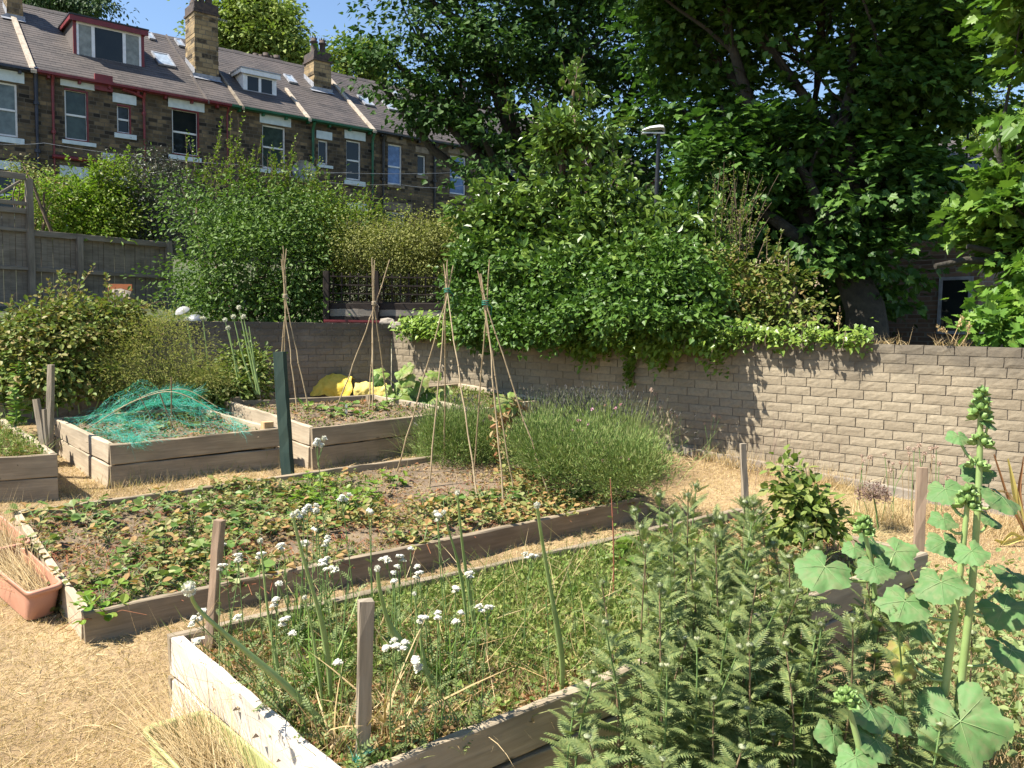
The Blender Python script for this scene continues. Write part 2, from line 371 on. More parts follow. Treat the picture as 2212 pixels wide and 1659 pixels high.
def house(s0, s1, label, gm, wins, lints='white', wm_=None, trim=None):
    root = bpy.data.objects.new('terraced_house', None); C.objects.link(root); root.matrix_basis = hM(s0)
    tag(root, label, 'house', 'stone houses of the terrace'); L = s1-s0; E = EZ-GZ; R = RZ-GZ
    MW = hM(s0)
    ops = []
    for w in wins:
        (ul, ur, vt, vb) = w['r']; vm = (vt+vb)/2; um = (ul+ur)/2
        ops.append((fac(ul, vm)[0]-s0, fac(ur, vm)[0]-s0, fac(um, vb)[1]-GZ, fac(um, vt)[1]-GZ))
    xs = sorted({0, L} | {q for o in ops for q in o[:2]}); zs = sorted({0, E} | {q for o in ops for q in o[2:]})
    mb = MB()
    for i in range(len(xs)-1):
        for j in range(len(zs)-1):
            cx, cz = (xs[i]+xs[i+1])/2, (zs[j]+zs[j+1])/2
            if any(o[0] < cx < o[1] and o[2] < cz < o[3] for o in ops): continue
            mb.add([(xs[i],0,zs[j]),(xs[i+1],0,zs[j]),(xs[i+1],0,zs[j+1]),(xs[i],0,zs[j+1])], [(0,1,2,3)])
    for a, b, c, d in ops:
        for q in ([(a,0,c),(a,.2,c),(a,.2,d),(a,0,d)], [(b,0,d),(b,.2,d),(b,.2,c),(b,0,c)], [(a,0,d),(a,.2,d),(b,.2,d),(b,0,d)], [(b,0,c),(b,.2,c),(a,.2,c),(a,0,c)]):
            mb.add(q, [(0,1,2,3)])
    for x in (.004, L-.004):
        mb.add([(x,0,-1),(x,2*RW,-1),(x,2*RW,E),(x,RW,R-.05),(x,0,E)], [(0,1,2,3,4)])
    mb.add([(0,2*RW,-1),(L,2*RW,-1),(L,2*RW,E),(0,2*RW,E)], [(0,3,2,1)]); mb.add([(0,0,0),(0,0,-1.2),(L,0,-1.2),(L,0,0)], [(0,1,2,3)])
    objM('wall', mb, M_sand, MW, root)
    # roof: two slopes with thickness; built in slope coordinates so the slates follow it
    th = math.atan2(R-E, RW); SL = math.hypot(R-E, RW)
    mb = MB(); box(mb, (0,-.22,-.1), (L,SL,.0)); RM = MW @ Matrix.Translation((0,0,E+.1)) @ Matrix.Rotation(th, 4, 'X')
    n = int(SL/.2)
    for i in range(n+1):                 # overlapping courses
        y = -.22+i*.2; box(mb, (.001+rng.uniform(0,.003), y, .0), (L-.001, y+.1, .005+rng.uniform(0,.004)))
    rf = objM('roof', mb, M_slate, RM, root)
    mb = MB(); box(mb, (0,-.22,-.1), (L,SL,0)); objM('roof', mb, M_slate, MW @ Matrix.Translation((L,2*RW,E+.1)) @ Matrix.Rotation(PI, 4, 'Z') @ Matrix.Rotation(th, 4, 'X'), root)
    mb = MB(); x = 0
    while x < L:
        e = min(L, x+.45); dz = rng.uniform(-.012,.012); mb.add([(x,RW-.16,R+.0),(e-.01,RW-.16,R+.0),(e-.01,RW,R+.16+dz),(x,RW,R+.16+dz),(x,RW+.16,R),(e-.01,RW+.16,R)], [(0,1,2,3),(3,2,5,4),(0,3,4),(1,5,2)]); x = e
    objM('ridge_tiles', mb, M_slate, MW, root)
    mb = MB(); box(mb, (0,-.31,E-.08), (L,-.21,E+.0)); box(mb, (0,-.21,E-.1), (L,-.02,E-.05))
    for x in np.arange(.3, L, .9): box(mb, (x,-.2,E-.19), (x+.08,-.001,E-.1))
    objM('gutter', mb, gm, MW, root)
    for w, (a, b, c, d) in zip(wins, ops):
        fr = .055; mb = MB(); y0 = .09
        for lo, hi in (((a,y0,c),(b,y0+.06,c+fr*1.3)), ((a,y0,d-fr),(b,y0+.06,d)), ((a,y0,c+fr*1.3),(a+fr,y0+.06,d-fr)), ((b-fr,y0,c+fr*1.3),(b,y0+.06,d-fr))): box(mb, lo, hi)
        mid = w.get('mid', .5)
        if mid:
            zm = c+(d-c)*mid; box(mb, (a+fr,y0-.012,zm-.03), (b-fr,y0+.05,zm+.03))
        wo = objM('window', mb, w.get('fm', M_white), MW, root)
        mb = MB(); box(mb, (a+fr-.01,y0+.035,c+fr), (b-fr+.01,y0+.045,d-fr+.01)); objM('pane', mb, w.get('glass', M_glass), MW, wo)
        if trim:
            mb = MB(); box(mb, (a-.0,-.01,d-.045), (b,y0-.003,d-.002)); box(mb, (b-.05,-.01,c), (b-.002,y0-.003,d-.046)); box(mb, (a,-.01,c), (b-.052,y0-.003,c+.03)); objM('window_trim', mb, trim, MW, wo)
        if 'l' in w:
            ul, ur, vt, vb = w['l']; um = (ul+ur)/2; vm = (vt+vb)/2
            mb = MB(); box(mb, (fac(ul,vm)[0]-s0, -.03, max(d+.003, fac(um,vb)[1]-GZ)), (fac(ur,vm)[0]-s0, .03, fac(um,vt)[1]-GZ))
            objM('lintel', mb, M_lintel if w.get('lw', 1) else M_stonelint, MW, root)
        if 's' in w:
            ul, ur, vt, vb = w['s']; um = (ul+ur)/2; vm = (vt+vb)/2
            mb = MB(); box(mb, (fac(ul,vm)[0]-s0, -.07, fac(um,vb)[1]-GZ), (fac(ur,vm)[0]-s0, .06, min(c-.003, fac(um,vt)[1]-GZ)))
            objM('sill', mb, M_lintel if w.get('lw', 1) else M_stonelint, MW, root)
    return root, MW, rf
def pipe(root, MW, s0, m, u, v0, v1, r=.05, kind='drainpipe'):
    s, z0 = fac(u, v0); z1 = fac(u, v1)[1]; x = s-s0
    mb = MB(); tube(mb, [(x,-.24,z0-GZ+.04),(x,-.09,z0-GZ-.2),(x,-.085,z0-GZ-.35),(x,-.085,min(z1-GZ, 0))], r, 8)
    for z in np.arange(z1-GZ, z0-GZ-.6, 1.5): tube(mb, [(x,-.085,z),(x,-.085,z+.1)], r*1.4, 8)
    objM(kind, mb, m, MW, root)
def chimney(root, MW, s0, ul, ur, vb, vt, side, pots, back=None, dark=.28):
    if back is None:
        a = roofhit(ul, vb); b = roofhit(ur, vb+4); y0 = a[1]; x0 = a[0]-s0; x1 = fac(ur, vb, y0)[0]-s0
        y1 = y0+side
    else:
        y0 = back; y1 = back+side; x0 = fac(ul, vb, y0)[0]-s0; x1 = fac(ur, vb, y0)[0]-s0
    zt = fac((ul+ur)/2, vt, y0)[1]-GZ; zb = min(roofz(min(y0, RW)), roofz(RW))-.4
    mb = MB(); n = max(3, int((zt-zb)/.17)); hh = (zt-.42-zb)/n
    for i in range(n):                    # rough courses
        j = lambda: rng.uniform(-.012,.012)
        box(mb, (x0+j(), y0+j(), zb+i*hh), (x1+j(), y1+j(), zb+(i+1)*hh-.001))
    ch = objM('chimney', mb, M_chim, MW, root)
    mb = MB(); box(mb, (x0-.05,y0-.05,zt-.42), (x1+.05,y1+.05,zt-.34)); box(mb, (x0-.01,y0-.01,zt-.32), (x1+.01,y1+.01,zt-.05)); box(mb, (x0+.04,y0+.04,zt-.05),(x1-.04,y1-.04,zt)); objM('chimney_cap', mb, M_pot, MW, ch)
    if back is None:
        mb = MB(); yz = roofz(y0)+.12; q = .12
        mb.add([(x0-.2,y0-.02,yz+.0),(x1+.06,y0-.02,yz),(x1+.06,y0-.02,yz+q),(x0-.02,y0-.02,yz+q),(x0-.2,y0-.22,yz-.12),(x1+.06,y0-.22,yz-.12)], [(0,1,2,3),(4,5,1,0)])
        mb.add([(x0-.02,y0-.02,yz+.0),(x0-.02,y1,roofz(y1)+.1),(x0-.02,y1,roofz(y1)+.28),(x0-.02,y0-.02,yz+.28)], [(0,1,2,3)])
        objM('flashing', mb, M_lead, MW, ch)
    for (fx, h, r, k) in pots:
        x = x0+(x1-x0)*fx; y = (y0+y1)/2 if k != 2 else y0+.25
        mb = MB(); lathe(mb, [(r*1.1,0),(r*1.1,.05),(r*.85,.1),(r*.8,h*.7),(r*1.15,h*.74),(r*1.15,h*.8),(r*.8,h*.84),(r*.95,h),(r*.7,h),(r*.6,h*.8)], (x, y, zt-.01), 12)
        if k:
            for a in np.arange(8)*PI/4: mb.add([(x+r*.95*math.cos(a-.25),y+r*.95*math.sin(a-.25),zt+h-.03),(x+r*.95*math.cos(a+.25),y+r*.95*math.sin(a+.25),zt+h-.03),(x+r*1.05*math.cos(a),y+r*1.05*math.sin(a),zt+h+.1)], [(0,1,2),(0,2,1)])
        objM('chimney_pot', mb, M_pot, MW, ch)
    return ch, (x0, x1, y0, y1, zt)
def coping(root, MW, s0, s, m=None, w=.16, y1=RW):
    mb = MB(); x = s-s0; y = -.34
    while y < y1:
        e = min(y+.55, y1); mb.add([(x-w/2,y,roofz(y)+.1),(x+w/2,y,roofz(y)+.1),(x+w/2,e-.01,roofz(e)+.1),(x-w/2,e-.01,roofz(e)+.1),(x-w/2,y,roofz(y)+.2),(x+w/2,y,roofz(y)+.2),(x+w/2,e-.01,roofz(e)+.2),(x-w/2,e-.01,roofz(e)+.2)], BOXF); y = e
    objM('coping', mb, m or M_coping, MW, root)
def skylight(root, s0, ul, ur, vt, vb, gl=None):
    a = roofhit((ul+ur)/2, vt); b = roofhit((ul+ur)/2, vb); um = (ul+ur)/2
    th = math.atan2(RZ-EZ, RW); MWm = hM(s0); cs = (a[0]+b[0])/2-s0; w = (fac(ur, (vt+vb)/2, b[1])[0]-fac(ul, (vt+vb)/2, b[1])[0])*.62
    Lg = (a[1]-b[1])/math.cos(th)
    M = MWm @ Matrix.Translation((cs, b[1], roofz(b[1])+.13)) @ Matrix.Rotation(th, 4, 'X')
    mb = MB(); f = .06
    for lo, hi in (((-w/2,0,0),(w/2,f,.07)), ((-w/2,Lg-f,0),(w/2,Lg,.07)), ((-w/2,f,0),(-w/2+f,Lg-f,.07)), ((w/2-f,f,0),(w/2,Lg-f,.07))): box(mb, lo, hi)
    o = objM('skylight', mb, M_lead, M, root); mb = MB(); box(mb, (-w/2+f,f,.03), (w/2-f,Lg-f,.05)); objM('pane', mb, gl or M_skypane, M, o)
M_skypane = glassm('skylight_glass', (.35,.42,.5))
def dormer(root, s0, ul, ur, vt, vb, fm, cm, hoff, tint, splits, glasses, frame_d, roofm):
    a = roofhit(ul, vb); y0 = a[1]; x0 = a[0]-s0; x1 = fac(ur, vb+(ur-ul)*.17, y0)[0]-s0; zb = a[2]-GZ; zt = fac(ul, vt, y0)[1]-GZ
    MW = hM(s0); yb = min(RW+.3, (zt-(EZ-GZ))*RW/(RZ-EZ))
    mb = MB()
    for x in (x0, x1-.06):                # cheeks
        mb.add([(x,y0+.04,zb-.1),(x+.06,y0+.04,zb-.1),(x+.06,yb,zt-.02),(x,yb,zt-.02),(x,y0+.04,zt-.02),(x+.06,y0+.04,zt-.02)], [(0,3,4),(1,5,2),(0,1,2,3),(0,4,5,1),(4,3,2,5)])
    d = objM('dormer', mb, cm, MW, root)
    mb = MB(); box(mb, (x0-.14,y0-.16,zt+.06), (x1+.14,yb+.2,zt+.11)); objM('dormer_roof', mb, roofm, MW, d)
    mb = MB(); box(mb, (x0-.12,y0-.14,zt-.12), (x1+.12,y0-.1,zt+.055)); box(mb, (x0-.12,y0-.1,zt-.08), (x0-.08,yb,zt+.055)); box(mb, (x0-.08,y0-.1,zt-.02),(x1+.12,yb-.1,zt+.05))
    box(mb, (x0,y0-.02,zb-.02), (x0+hoff,y0+.04,zt-.021)); box(mb, (x1-hoff,y0-.02,zb-.02), (x1,y0+.04,zt-.021)); objM('fascia', mb, fm, MW, d)
    mb = MB(); xa, xb = x0+hoff+.002, x1-hoff-.002; fz0, fz1 = zb+.02, zt-.1; t = .07
    box(mb, (xa,y0-.03,fz0), (xb,y0+.04,fz0+t)); box(mb, (xa,y0-.01,fz1-t), (xb,y0+.04,fz1+.075))
    ed = [xa] + [xa+(xb-xa)*q for q in splits] + [xb]
    for i, e in enumerate(ed):
        w = t if i in (0, len(ed)-1) else t*1.5
        lo = e if i == 0 else (e-w if i == len(ed)-1 else e-w/2); box(mb, (lo,y0-.01,fz0+t), (lo+w,y0+.039,fz1-t))
    box(mb, (xa,y0-.06,fz0-.05),(xb,y0-.031,fz0+.02))
    wo = objM('dormer_window', mb, M_white, MW, d)
    for i in range(len(ed)-1):
        mb = MB(); box(mb, (ed[i]+.03,y0+.01,fz0+t-.01), (ed[i+1]-.03,y0+.02,fz1-t+.01)); objM('pane', mb, glasses[i], MW, wo)
W = lambda r, l=None, s=None, **k: dict(r=r, **({'l': l} if l else {}), **({'s': s} if s else {}), **k)
Sa, Sb, Sc, Sd, Se, Sf, Sg = -7.4, -1.2, 5.02, 10.98, 17., 23., 29.
# --- house at the left edge (navy)
h, MWh, rf = house(Sa, Sb, 'stone terraced house at the left edge of the photo with navy gutter and pipe', M_navy,
    [W((-10,38,178,294), (-14,52,152,176), (-12,52,297,309), glass=M_lace), W((-60,34,366,470), (-66,44,345,364))])
pipe(h, MWh, Sa, M_navy, 75.5, 152, 330, .065)
coping(h, MWh, Sa, Sb-.1); chimney(h, MWh, Sa, 16, 50, 44, -60, .8, [(.3,.6,.14,0)])
# --- red house
h, MWh, rf = house(Sb, Sc, 'stone terraced house with red gutter, red pipes and the wide red dormer', M_red,
    [W((140,191,194,304), (130,204,169,190), (134,207,306,314), glass=M_blind), W((253,283,227,289), (243,294,204,224), (247,294,290,300)),
     W((372,430,237,336), (363,441,214,238), (364,434,338,347)), W((142,209,388,500), (129,223,362,386)), W((240,270,405,450), (234,282,384,404))], trim=M_red)
pipe(h, MWh, Sb, M_red, 112, 168, 390); pipe(h, MWh, Sb, M_red, 309, 205, 345); pipe(h, MWh, Sb, M_red, 489, 236, 350, .035)
mb = MB(); objM('branch_pipe', MB(), M_red, MWh, h) if False else None; q = [fac(u, v) for u, v in ((262,194),(290,203),(307,212))]; tube(mb, [(s-Sb,-.12,z-GZ) for s, z in q], .06, 8)
objM('branch_pipe', mb, M_red, MWh, h); mb = MB(); q = [fac(u, v) for u, v in ((112,338),(180,346),(248,357))]; tube(mb, [(s-Sb,-.1,z-GZ) for s, z in q], .07, 8)
objM('branch_pipe', mb, M_red, MWh, h); mb = MB(); s, z = fac(221,184); box(mb, (s-Sb-.25,-.12,z-GZ-.2), (s-Sb+.3,-.005,z-GZ+.32)); objM('rainwater_hopper', mb, M_red, MWh, h)
s, z = fac(222,346); s2, z2 = fac(248,333); mb = MB(); box(mb, (s-Sb,-.03,z-GZ), (s2-Sb,-.005,z2-GZ)); sg = objM('street_sign', mb, M_lintel, MWh, h)
mb = MB(); cx = (s+s2)/2-Sb; cz = (z+z2)/2-GZ
for i in range(6): box(mb, (cx-.2+i*.07,-.036,cz-.05), (cx-.155+i*.07,-.032,cz+.04))
objM('faded_lettering', mb, M_lead, MWh, sg)
dormer(h, Sb, 159, 312, 38, 122, M_red, M_slate, .1, None, [.25,.73], [M_curt, M_glass, M_curt], .1, M_black)
coping(h, MWh, Sb, roofhit(440,212)[0], w=.05, m=M_slate); skylight(h, Sb, 322, 384, 126, 150); skylight(h, Sb, 314, 336, 80, 93); skylight(h, Sb, 376, 400, 95, 108)
ch1, cb = chimney(h, MWh, Sb, 421.6, 472.5, 171, 6, 1.05, [(.18,.55,.15,0),(.5,.5,.13,0),(.8,.62,.16,0)])
def aerial(root, MW, x, y, z, sgn=1, L=1.1):
    mb = MB(); tube(mb, [(x,y,z-.5),(x,y,z+.45)], .018, 5); tube(mb, [(x-L*sgn*.9,y,z+.3),(x+.25*sgn,y,z+.42)], .012, 5)
    for k in range(9):
        q = x-L*sgn*.9+k*L*sgn*.12; zz = z+.3+k*.0125; tube(mb, [(q,y-.14,zz),(q,y+.14,zz)], .006, 4); tube(mb, [(q,y,zz-.05),(q,y,zz+.05)], .006, 4)
    objM('aerial', mb, M_metal, MW, root)
aerial(h, MWh, cb[0]+.1, cb[2]+.2, cb[4]-.1); aerial(h, MWh, cb[1]-.1, cb[3], cb[4]-.45, -1, .9)
# --- green house
h, MWh, rf = house(Sc, Sd, 'stone terraced house with bright green gutter and pipes, white dormer and satellite dish', M_green,
    [W((567,617,272,366), (561,628,251,270), (562,626,368,376), glass=M_blind), W((687.5,709,303,355), (683,717,284,301), (684,718,357,363), mid=0),
     W((748,780,304,389), (744,789,284,302), (743,788,391,401)), W((756,790,457,500), (750,794,439,455))])
pipe(h, MWh, Sc, M_green, 674, 268, 430, .06); pipe(h, MWh, Sc, M_green, 803, 292, 460, .055)
dormer(h, Sc, 525, 597, 152, 198, M_white, M_white, .1, None, [.5], [M_glass, M_glass], .1, M_lead)
coping(h, MWh, Sc, roofhit(516,228)[0], w=.08, m=M_stonelint); coping(h, MWh, Sc, roofhit(650,242)[0], w=.12, y1=1.9); coping(h, MWh, Sc, Sd-.1)
skylight(h, Sc, 612, 642, 172, 186)
ch2, cb = chimney(h, MWh, Sc, 678.4, 715.6, 199, 111, .95, [(.28,.62,.15,1),(.78,.62,.15,1)])
mb = MB(); x = fac(649,376)[0]-Sc; z = fac(649,376)[1]-GZ
lathe(mb, [(.0,.0),(.2,.02),(.36,.08),(.45,.14),(.46,.15),(.45,.13)], (x,-.32,z), 20, axis=(-.35,-1,.35)); tube(mb, [(x,-.3,z),(x,-.15,z-.1),(x,0,z-.1)], .03, 6); tube(mb, [(x,-.3,z-.4),(x-.2,-.75,z-.1)], .015, 5)
objM('satellite_dish', mb, M_metal, MWh, h)
chimney(h, MWh, Sc, 556, 612, 146, 140, .9, [(.08,.5,.13,0),(.28,.5,.12,0),(.48,.62,.15,0),(.66,.55,.13,0),(.9,.62,.16,0)], back=6.3)
# --- further houses with black gutters
h, MWh, rf = house(Sd, Se, 'stone terraced house with black gutter next to the green one, half behind the tree', M_black,
    [W((838,869,312,399), (834,877,292,309), (836,872,400,406), glass=M_sky, lw=0, mid=.45), W((902,920,335,378), (897,926,318,331), (899,923,380,386), mid=0, lw=0),
     W((972,1007,337,420), (968,1014,316,334), (969,1012,422,428), glass=M_sky, lw=0, mid=.45), W((834,874,458,500), (828,890,438,456), lw=0)])
pipe(h, MWh, Sd, M_black, 826, 294, 470, .07); pipe(h, MWh, Sd, M_black, 937, 312, 470, .07)
coping(h, MWh, Sd, Se-.1); skylight(h, Sd, 772, 808, 217, 234); skylight(h, Sd, 825, 858, 229, 244); skylight(h, Sd, 842, 866, 204, 214)
chimney(h, MWh, Sd, 1004, 1034, 280, 200, .95, [(.3,.6,.15,1),(.7,.6,.15,1)])
h, MWh, rf = house(Se, Sf, 'stone terraced house seen only through gaps beside the pointed laurel', M_black,
    [W((1093,1123,365,415), (1089,1128,347,362), (1090,1127,416,422), lw=0), W((1180,1205,380,425), (1176,1210,365,378), lw=0)])
pipe(h, MWh, Se, M_black, 1150, 345, 470, .07); chimney(h, MWh, Se, 1180, 1205, 320, 250, .95, [(.5,.6,.15,1)])
h, MWh, rf = house(Sf, Sg, 'farthest terraced house, glimpsed behind the street lamp with a white lintel', M_red,
    [W((1353,1385,419,455), (1350,1388,403,418), lw=1), W((1300,1322,405,445), (1296,1326,392,404), lw=1)])
coping(h, MWh, Sf, Sf+.1)
def cable(pts, label, r=.008):
    mb = MB(); P_ = []
    for i in range(len(pts)-1):
        a, b = np.array(pts[i]), np.array(pts[i+1]); t = np.linspace(0,1,8)[:,None]; q = a+(b-a)*t; q[:,2] -= .25*4*(t*(1-t))[:,0]*.5; P_ += list(q[:-1])
    P_.append(pts[-1]); tube(mb, P_, r, 4); tag(obj('overhead_cable', mb, M_metal), label, 'cable', 'cables strung across the back yards')
cable([P(-120,292,22), P(95,309,24), P(560,357,27), P(760,372,30)], 'thin cable crossing just below the first floor sills of the red gutter house')
cable([P(540,362,27), P(1000,372,34)], 'upper thin cable crossing the wall beside the satellite dish')
cable([P(600,376,24), P(860,398,26), P(1010,398,33)], 'lower thin cable crossing below the satellite dish')
# ============================================================ ground, sheets of terrain
WA = G(845,850); WB = G(2212,1122); wd = nrm((WB-WA)[:2]); WR = np.array([*( WA[:2]+wd*9.2 ), 0.])   # right wall line
WL = np.array([WA[0]-.823*7.2, WA[1]-.568*7.2, 0.])                                              # left wall end
wl = nrm((WL-WA)[:2]); WT = CZ-.14
def sheet(name, xs, ys, zf, mat, mask=None, kind='structure', label=None):
    X, Y = np.meshgrid(xs, ys); Z = zf(X, Y); V = np.stack([X,Y,Z],-1).reshape(-1,3); w = len(xs)
    i = (np.arange(len(ys)-1)[:,None]*w + np.arange(w-1)[None]).ravel(); Fq = np.stack([i,i+1,i+w+1,i+w],-1)
    if mask is not None:
        c = V[Fq].mean(1); Fq = Fq[mask(c[:,0], c[:,1])]
    mb = MB(); mb.add(V, Fq, 0, True); o = obj(name, mb, mat); tag(o, label, None, None, kind); return o
n_r = np.array([wd[1], -wd[0]]);
if n_r @ (-WA[:2]) < 0: n_r = -n_r                    # normals pointing into the garden
n_l = np.array([wl[1], -wl[0]])
if n_l @ (-WA[:2]) < 0: n_l = -n_l
def side(x, y):                                       # distance beyond the walls (positive = outside the garden)
    a = -((x-WA[0])*n_r[0] + (y-WA[1])*n_r[1]); b = -((x-WA[0])*n_l[0] + (y-WA[1])*n_l[1])
    return np.maximum(a, b)
def gnoise(x, y): return .012*np.sin(x*3.1+y*1.3)+.012*np.sin(y*4.3-x*1.9)+.006*np.sin(x*9+y*7)
m, nt, b, _ = newmat('dry_lawn'); c = coords(nt)
col = ramp(nt, noise(nt, c, 1.1, 4), [(.3,(.18,.12,.06)),(.5,(.29,.2,.10)),(.7,(.40,.285,.15))])
col = mix(nt, ramp(nt, noise(nt, c, 22, 4), [(.42,(0,0,0)),(.7,(.8,.8,.8))]), col, (.2,.135,.075))
col = mix(nt, ramp(nt, noise(nt, c, .55, 3), [(.6,(0,0,0)),(.75,(.5,.5,.5))]), col, (.14,.15,.05))
nt.links.new(col, b.inputs['Base Color']); b.inputs['Roughness'].default_value = .95; bump(nt, b, noise(nt, c, 60, 5), .6, .02); M_lawn = m
m, nt, b, _ = newmat('far_ground'); c = coords(nt)
nt.links.new(ramp(nt, noise(nt, c, .8, 5), [(.35,(.03,.05,.015)),(.55,(.07,.075,.035)),(.7,(.11,.09,.055))]), b.inputs['Base Color']); b.inputs['Roughness'].default_value = .95; M_far = m
xs = np.linspace(-9, 9, 181); ys = np.linspace(.3, 13, 128)
sheet('ground', xs, ys, lambda x, y: gz(x,y)+gnoise(x,y), M_lawn, lambda x, y: side(x, y) < .12, label='dry straw-coloured lawn of the garden')
def farz(x, y):
    s = np.clip(side(x, y), 0, 80)
    toward = np.clip((-(x*fN[0]+y*fN[1]) + 0), 0, 60)     # distance towards the terrace
    up = np.clip((toward-9.)/(30.5-9.), 0, 1)
    return CZ - .42 + (GZ+.45)*up*up*(3-2*up) + np.where(up >= 1, 0, 0) + .03*np.sin(x*1.3)*np.sin(y*1.7)
gx = np.concatenate([np.linspace(-400,-22,14), np.linspace(-20,24,90), np.linspace(28,400,14)]); gy = np.concatenate([np.linspace(-300,2,8), np.linspace(3,60,110), np.linspace(66,600,14)])
sheet('hillside', gx, gy, farz, M_far, lambda x, y: side(x, y) > .75, label='rising ground beyond the walls')
for (p0, dd, LL, nn_) in ((WA[:2]-wd*0, wd, 9.2, n_r), (WA[:2], wl, 7.3, n_l)):
    t = np.linspace(-.0, LL, 40); o_ = np.linspace(.06, 1.6, 8); T_, O_ = np.meshgrid(t, o_); X = p0[0]+dd[0]*T_-nn_[0]*O_; Y = p0[1]+dd[1]*T_-nn_[1]*O_
    i = (np.arange(7)[:,None]*40+np.arange(39)[None]).ravel(); mb = MB(); mb.add(np.stack([X,Y,farz(X,Y)+.012],-1).reshape(-1,3), np.stack([i,i+1,i+41,i+40],-1), 0, True); tag(obj('bank', mb, M_far), 'earth behind the wall', kind='structure')
mb = MB(); mb.add([(-400,-300,-.6),(400,-300,-.6),(400,.4,-.02+0),(-400,.4,-.02)], [(0,1,2,3)]); tag(obj('near_ground', mb, M_lawn), 'lawn behind the viewer', kind='structure')
# ============================================================ garden walls of split-faced blocks
def wallmat(name, c1, c2, topdark):
    m, nt, b, _ = newmat(name); c = coords(nt, 'Object'); g = N(nt, 'NewGeometry')
    col = ramp(nt, g.outputs['Random Per Island'], [(0,c1),(.5,tuple((x+y)/2 for x, y in zip(c1,c2))),(1,c2)])
    col = mix(nt, ramp(nt, noise(nt, c, 30, 4), [(.42,(0,0,0)),(.72,(.55,)*3)]), col, tuple(x*.6 for x in c2))
    s = N(nt, 'SeparateXYZ'); nt.links.new(c, s.inputs[0])
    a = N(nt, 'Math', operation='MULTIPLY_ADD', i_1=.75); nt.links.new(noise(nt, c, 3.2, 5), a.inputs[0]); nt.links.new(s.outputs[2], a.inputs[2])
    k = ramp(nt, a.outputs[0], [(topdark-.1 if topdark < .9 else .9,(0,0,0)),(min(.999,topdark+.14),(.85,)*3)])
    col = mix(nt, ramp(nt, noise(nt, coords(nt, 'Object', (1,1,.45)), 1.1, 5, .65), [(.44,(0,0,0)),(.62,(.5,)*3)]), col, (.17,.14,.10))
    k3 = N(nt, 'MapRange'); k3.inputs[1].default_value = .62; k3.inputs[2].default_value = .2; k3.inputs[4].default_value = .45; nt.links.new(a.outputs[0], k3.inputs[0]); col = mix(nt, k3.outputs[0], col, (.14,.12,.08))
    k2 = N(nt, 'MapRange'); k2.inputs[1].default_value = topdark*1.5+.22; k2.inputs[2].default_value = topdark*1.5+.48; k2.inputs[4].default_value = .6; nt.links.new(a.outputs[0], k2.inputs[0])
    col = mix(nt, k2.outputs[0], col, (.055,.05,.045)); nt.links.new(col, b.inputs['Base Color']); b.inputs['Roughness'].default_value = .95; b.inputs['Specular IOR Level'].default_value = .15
    bump(nt, b, noise(nt, c, 45, 6, .7), .6, .007); return m
def blockwall(name, a, b, ztop, inward, mat, mort, label, courses=19, bw=.236, bh=.083, cope=True, broken=0):
    a = np.asarray(a[:2]); b = np.asarray(b[:2]); d = nrm(b-a); L = np.linalg.norm(b-a); ang = math.atan2(d[1], d[0])
    sgn = 1 if np.dot(np.array([-d[1], d[0]]), inward) > 0 else -1          # local y towards the garden
    zb = ztop-courses*bh
    M = Matrix.Translation((a[0], a[1], zb)) @ Matrix.Rotation(ang, 4, 'Z')
    root = bpy.data.objects.new(name, None); C.objects.link(root); root.matrix_basis = M
    tag(root, label, 'wall')
    mb = MB(); yb = -.1*sgn; yf = .0
    box(mb, (0, min(yb, -.008*sgn), 0), (L, max(yb, -.008*sgn), courses*bh-.02)); objM('mortar', mb, mort, M, root)
    mb = MB(); nx, nz = 6, 3
    for r in range(courses):
        x = -(r % 2)*bw/2 + rng.uniform(-.02,.02)
        top = r == courses-1 and cope
        step = bw*1.0 if not top else bw*.98
        while x < L:
            w = step + (rng.uniform(-.012,.012)); x0, x1 = max(0,x)+.004, min(L, x+w)-.004
            x += w
            if x1-x0 < .03: continue
            if r == courses-1 and broken and rng.random() < broken: continue
            z0, z1 = r*bh+.003, (r+1)*bh-.003
            U = np.linspace(0,1,nx); Wv = np.linspace(0,1,nz+1)
            gx_, gz_ = np.meshgrid(U, Wv); ed = np.minimum(np.minimum(gx_,1-gx_)*(x1-x0), np.minimum(gz_,1-gz_)*(z1-z0))
            out = np.where(ed < 1e-6, 0, .0028+rng.normal(0,.0013,gx_.shape)) + rng.uniform(-.002,.002)
            V = np.stack([x0+gx_*(x1-x0)+rng.normal(0,.0012,gx_.shape), out*sgn, z0+gz_*(z1-z0)+rng.normal(0,.0012,gx_.shape)], -1).reshape(-1,3)
            i = (np.arange(nz)[:,None]*nx+np.arange(nx-1)[None]).ravel(); q = np.stack([i,i+1,i+nx+1,i+nx],-1)
            if sgn > 0: q = q[:,::-1]
            n0 = len(V); bx = V.copy()[[0,nx-1,nz*nx,nz*nx+nx-1]]; bx[:,1] = -.09*sgn
            V = np.concatenate([V, bx])
            fs = [tuple(t) for t in q] + [tuple(range(nz*nx, nz*nx+nx)) + (n0+3, n0+2), tuple(range(0,nx))[::-1] + (n0, n0+1)[::1],
                 tuple(r_*nx for r_ in range(nz+1)) + (n0+2, n0), tuple(r_*nx+nx-1 for r_ in range(nz,-1,-1)) + (n0+1, n0+3)]
            mb.add(V, fs)
    objM('blocks', mb, mat, M, root); return root
M_blk = wallmat('tan_split_block', (.262,.215,.152), (.335,.28,.2), 0.94)
M_blk2 = wallmat('shaded_split_block', (.2,.175,.145), (.26,.225,.185), .85)  # same blocks as the tan wall, darkened to carry their shade
M_mort = plain('mortar', (.25,.21,.165), (.17,.14,.11), 12, .95, .4)
